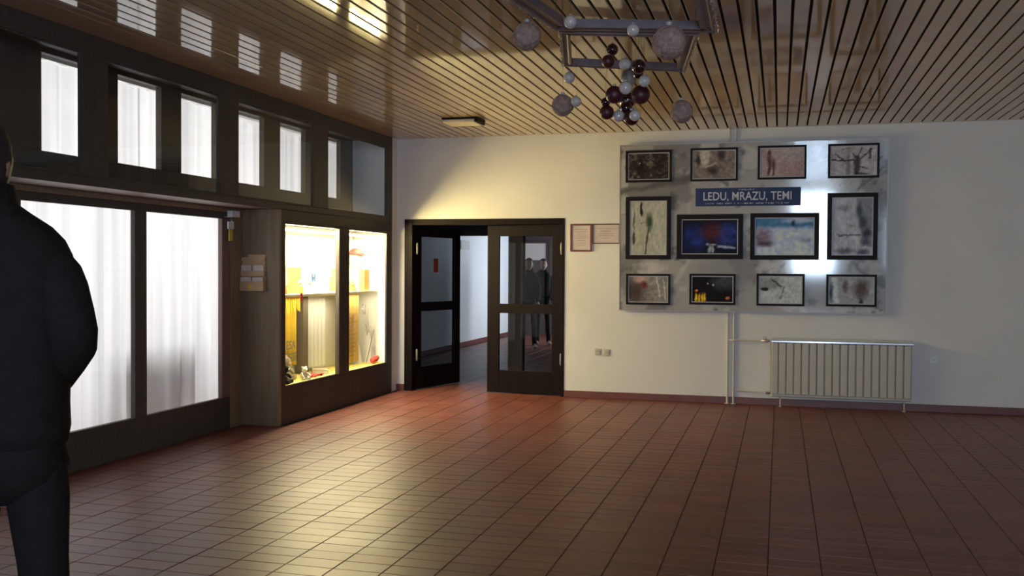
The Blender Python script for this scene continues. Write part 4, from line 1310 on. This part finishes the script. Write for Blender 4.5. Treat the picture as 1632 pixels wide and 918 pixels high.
def head_mb(c, s=1.0, yaw_=0.0):
    def fn(q):
        q = q.copy()
        x, y, z = q
        jaw = max(0, -z)
        x *= 1 - 0.32 * jaw ** 1.5
        y = y * (1 - 0.18 * jaw) + 0.10 * jaw
        if y > 0:
            y += 0.16 * math.exp(-((x / 0.16) ** 2) - ((z + 0.16) / 0.16) ** 2)          # nose
            y -= 0.09 * (math.exp(-((abs(x) - 0.42) / 0.17) ** 2 - ((z - 0.05) / 0.12) ** 2))  # eye sockets
            y += 0.04 * math.exp(-((x / 0.3) ** 2) - ((z + 0.48) / 0.07) ** 2)             # lips
            y -= 0.03 * math.exp(-((x / 0.3) ** 2) - ((z + 0.52) / 0.03) ** 2)
            y += 0.05 * math.exp(-((x / 0.3) ** 2) - ((z + 0.85) / 0.15) ** 2)             # chin
        return Vector((x, y, z))
    mb = MB().sphere((0, 0, 0), 1, 36, 28, (0.078 * s, 0.098 * s, 0.118 * s), fn)
    for sx in (-1, 1):
        mb.sphere((0.079 * s * sx, -0.008 * s, -0.005 * s), 0.03 * s, 12, 10, (0.4, 0.8, 1.15))
    mb.xf(Matrix.Translation(c) @ Matrix.Rotation(yaw_, 4, 'Z'))
    return mb


def hair_mb(c, s=1.0, yaw_=0.0):
    def fn(q):
        x, y, z = q
        if y > 0.25 and z < 0.55: y = 0.25 + (y - 0.25) * 0.1
        if z < -0.72: z = -0.72 + (z + 0.72) * 0.15
        k_ = 1 + 0.02 * math.sin(x * 25) * math.sin(y * 22 + z * 18)
        return Vector((x, y, z)) * k_
    mb = MB().sphere((0, -0.008 * s, 0.012 * s), 1, 30, 24, (0.091 * s, 0.106 * s, 0.122 * s), fn)
    mb.xf(Matrix.Translation(c) @ Matrix.Rotation(yaw_, 4, 'Z'))
    return mb


def hand(wr, elbow, side, s=1.0):
    """vertices, edges and radii for a slightly curled five-fingered hand hanging from wrist wr"""
    wr, elbow = Vector(wr), Vector(elbow)
    d = (wr - elbow).normalized()
    fwdv = Vector((0, 1, 0)); fwdv = (fwdv - d * fwdv.dot(d)).normalized()
    inn = d.cross(fwdv) * (1 if side > 0 else -1)
    mb = []
    palm = wr + d * 0.05 * s
    V = [wr, palm, wr + d * 0.09 * s]; Ed = [(0, 1), (1, 2)]; Rd = [(0.026 * s, 0.02 * s), (0.036 * s, 0.018 * s), (0.036 * s, 0.014 * s)]
    mb.append((V, Ed, Rd))
    for i, (o_, L_) in enumerate(((-0.028, .062), (-0.010, .075), (0.009, .070), (0.027, .055))):
        a = wr + d * 0.08 * s - fwdv * o_ * s
        b = a + d * L_ * 0.55 * s + inn * 0.008 * s; c_ = b + d * L_ * 0.45 * s + inn * 0.024 * s
        mb.append(([a - d * 0.02 * s, a, b, c_], [(0, 1), (1, 2), (2, 3)], [0.009 * s, 0.0095 * s, 0.0085 * s, 0.007 * s]))
    a = wr + d * 0.03 * s + fwdv * 0.025 * s
    mb.append(([wr + d * 0.02 * s, a, a + d * 0.03 * s + fwdv * 0.022 * s, a + d * 0.06 * s + fwdv * 0.028 * s + inn * 0.012 * s], [(0, 1), (1, 2), (2, 3)], [0.012 * s, 0.012 * s, 0.0105 * s, 0.008 * s]))
    return mb


def figure(loc, rz, J, label, mats, bulk=1.0, jacket_r=1.0, group=None, head_off=(0, 0, 0)):
    """J: joints in metres, x right, y forward, z up"""
    r = empty('person', loc, rz, label, 'person', group)
    g = lambda k_: Vector(J[k_])
    # continuous body
    names = ['pelvis', 'waist', 'chest', 'collar', 'neck', 'head', 'hipR', 'kneeR', 'ankR', 'toeR', 'hipL', 'kneeL', 'ankL', 'toeL', 'shR', 'elR', 'wrR', 'shL', 'elL', 'wrL']
    ed = [('pelvis', 'waist'), ('waist', 'chest'), ('chest', 'collar'), ('collar', 'neck'), ('neck', 'head'), ('pelvis', 'hipR'), ('hipR', 'kneeR'), ('kneeR', 'ankR'), ('ankR', 'toeR'),
          ('pelvis', 'hipL'), ('hipL', 'kneeL'), ('kneeL', 'ankL'), ('ankL', 'toeL'), ('collar', 'shR'), ('shR', 'elR'), ('elR', 'wrR'), ('collar', 'shL'), ('shL', 'elL'), ('elL', 'wrL')]
    rd = dict(pelvis=(.075, .06), waist=(.11, .08), chest=(.13, .09), collar=(.09, .07), neck=.052, head=.055, hip=.05, knee=.04, ank=.032, toe=.035, sh=.052, el=.038, wr=.026)
    V = [g(n_) for n_ in names]
    E_ = [(names.index(a), names.index(b)) for a, b in ed]
    Rr = [rd.get(n_, rd.get(n_[:-1])) for n_ in names]
    body = skin(V, E_, Rr, 2)
    hc = g('head') + Vector((0, 0.015, 0.035)) + Vector(head_off)
    hd = head_mb(hc)
    body.raw(hd.v, hd.f, True)
    for sd, s_ in (('R', 1), ('L', -1)):
        for (v_, e_, r_) in hand(J['wr' + sd], J['el' + sd], s_):
            hm = skin(v_, e_, r_, 1); body.raw(hm.v, hm.f, True)
    body.build('body', mats['skin'], r)
    hair_mb(hc).build('hair', mats['hair'], r)
    # jacket and trousers: lofted cloth around the body
    def loft(rings, n_=28, pw_=2.4):
        vs = []; fs = []
        for (cx_, cy_, cz_, rx_, ry_) in rings:
            for q in range(n_):
                a = 2 * math.pi * q / n_
                ca, sa = math.cos(a), math.sin(a)
                e_ = 2 / pw_
                wr_ = 1 + 0.012 * math.sin(a * 5 + cz_ * 37) + 0.010 * math.sin(a * 3 - cz_ * 61)
                vs.append((cx_ + rx_ * wr_ * math.copysign(abs(ca) ** e_, ca), cy_ + ry_ * wr_ * math.copysign(abs(sa) ** e_, sa), cz_))
        for p_ in range(len(rings) - 1):
            for q in range(n_):
                q2 = (q + 1) % n_
                fs.append((p_ * n_ + q, p_ * n_ + q2, (p_ + 1) * n_ + q2, (p_ + 1) * n_ + q))
        fs.append(tuple(range(n_))[::-1]); fs.append(tuple(range((len(rings) - 1) * n_, len(rings) * n_)))
        return MB().raw(vs, fs, True)
    s_ = jacket_r
    nk = g('collar')
    jk = loft([(-0.005, 0, z_ * s_, rx_ * s_, ry_ * s_) for z_, rx_, ry_ in
               ((1.075, .150, .115), (1.08, .166, .128), (1.12, .170, .13), (1.18, .168, .13), (1.30, .172, .128), (1.42, .182, .13), (1.52, .188, .128), (1.58, .182, .12), (1.62, .162, .108), (1.655, .125, .092))] +
              [(nk.x - 0.005 * s_, nk.y, 1.69 * s_, .085 * s_, .08 * s_), (nk.x - 0.022 * s_, nk.y, 1.715 * s_, .066 * s_, .070 * s_), (nk.x - 0.035 * s_, nk.y, 1.765 * s_, .070 * s_, .075 * s_), (nk.x - 0.035 * s_, nk.y, 1.768 * s_, .062 * s_, .066 * s_)])
    for sd in 'RL':
        a, b_, c_ = g('sh' + sd), g('el' + sd), g('wr' + sd)
        inw = Vector((-0.05 if sd == 'R' else 0.05, 0, 0.0)) * s_
        pts_ = [a + inw, a + inw * 0.35 + Vector((0, 0, -0.004)) * s_, a - inw * 0.12 + Vector((0, 0, -0.035)) * s_, a.lerp(b_, .33), a.lerp(b_, .66), a.lerp(b_, .9), b_.lerp(c_, .08), b_.lerp(c_, .35), b_.lerp(c_, .7), b_.lerp(c_, .97)]
        rr_ = [.066, .067, .069, .070, .069, .066, .065, .060, .052, .044]
        jk.tube(pts_, [q * s_ for q in rr_], 18)
    jk.build('jacket', mats['top'], r)
    tz = loft([(0, 0, z_ * s_, rx_ * s_, ry_ * s_) for z_, rx_, ry_ in ((1.14, .150, .112), (1.08, .155, .118), (1.02, .162, .122), (0.985, .150, .115), (0.955, .12, .10), (0.925, .07, .07))][::-1])
    for sd in 'RL':
        h_, k__, a = g('hip' + sd), g('knee' + sd), g('ank' + sd)
        top_ = h_ + Vector((0, 0, 0.10 * s_))
        tz.tube([top_, h_, h_.lerp(k__, .4), k__, k__.lerp(a, .35), k__.lerp(a, .75), a + Vector((0, 0, -0.02))],
                [q * s_ * bulk for q in (.072, .078, .064, .056, .058, .052, .050)], 20)
    tz.build('trousers', mats['legs'], r)
    for sd in 'RL':
        a, t_ = g('ank' + sd), g('toe' + sd)
        sh = skin([Vector((a.x, a.y - 0.055, 0.045)), Vector((a.x, a.y, 0.05)), Vector((a.x, a.y, 0.09)), Vector((t_.x, t_.y - 0.03, 0.042)), Vector((t_.x, t_.y + 0.05, 0.036))],
                  [(0, 1), (1, 2), (1, 3), (3, 4)], [(.036, .042), (.04, .045), .045, (.044, .036), (.036, .03)], 2)
        sh.v = [(x, y, max(z, 0.003)) for x, y, z in sh.v]
        sh.build('shoe', mats['shoe'], r)
    return r


M['black_cloth'] = mat('black_jacket_cloth', (0.011, 0.009, 0.009), 0.85, var=0.2, scale=30, spec=0.2)
M['black_trousers'] = mat('black_trouser_cloth', (0.010, 0.008, 0.008), 0.85, var=0.2, scale=30, spec=0.2)
M['skin'] = mat('skin', (0.30, 0.17, 0.12), 0.55, var=0.05)
M['hair'] = mat('dark_hair', (0.012, 0.009, 0.008), 0.6, var=0.3, scale=60)
M['shoe'] = mat('black_shoe', (0.012, 0.011, 0.011), 0.4)
M['pale_shoe'] = mat('pale_shoe', (0.40, 0.27, 0.25), 0.6)
M['maroon_cloth'] = mat('maroon_cloth', (0.10, 0.02, 0.03), 0.8)

J1 = dict(pelvis=(0, 0, 1.0), waist=(0, 0.01, 1.18), chest=(-0.005, 0, 1.42), collar=(-0.01, -0.01, 1.62), neck=(-0.05, 0.0, 1.70), head=(-0.085, 0.02, 1.79),
          hipR=(0.092, 0, 0.93), kneeR=(0.112, 0.02, 0.52), ankR=(0.118, -0.01, 0.09), toeR=(0.13, 0.13, 0.045),
          hipL=(-0.092, 0, 0.93), kneeL=(-0.12, 0.05, 0.52), ankL=(-0.14, 0.05, 0.09), toeL=(-0.16, 0.19, 0.045),
          shR=(0.140, -0.01, 1.555), elR=(0.200, -0.03, 1.355), wrR=(0.045, 0.16, 1.20),
          shL=(-0.150, -0.01, 1.555), elL=(-0.215, -0.03, 1.355), wrL=(-0.06, 0.16, 1.20))
figure((-1.99, 2.15, 0), math.radians(15.3), J1, 'person in black seen from behind at the left edge, hands in the jacket front',
       dict(skin=M['skin'], hair=M['hair'], top=M['black_cloth'], legs=M['black_trousers'], shoe=M['shoe']), 1.0, 1.0)

K_ = 0.905
JA = {q: (v[0] * K_, v[1] * K_, v[2] * K_) for q, v in J1.items()}
JA.update(head=(-0.01, 0.02, 1.60), neck=(-0.005, 0.0, 1.53), shR=(0.14, 0, 1.41), elR=(0.23, 0.08, 1.19), wrR=(0.15, 0.25, 1.40), shL=(-0.14, 0, 1.41), elL=(-0.20, -0.03, 1.15), wrL=(-0.19, 0.06, 0.92))
JB = dict(JA); JB['elR'] = (0.20, -0.03, 1.15); JB['wrR'] = (0.19, 0.06, 0.92)
dk = dict(skin=M['skin'], hair=M['hair'], top=M['black_cloth'], legs=M['black_trousers'], shoe=M['pale_shoe'])
figure((-4.73, 18.5, 0), math.radians(180 + 14), JA, 'dark-clothed person with one raised hand beyond the right glass door, left of the pair', dk, 1.0, K_, 'people beyond the glass door')
figure((-4.66, 19.4, 0), math.radians(180 + 14), JB, 'dark-clothed person with hanging arms beyond the right glass door, right of the pair', dk, 1.0, K_, 'people beyond the glass door')
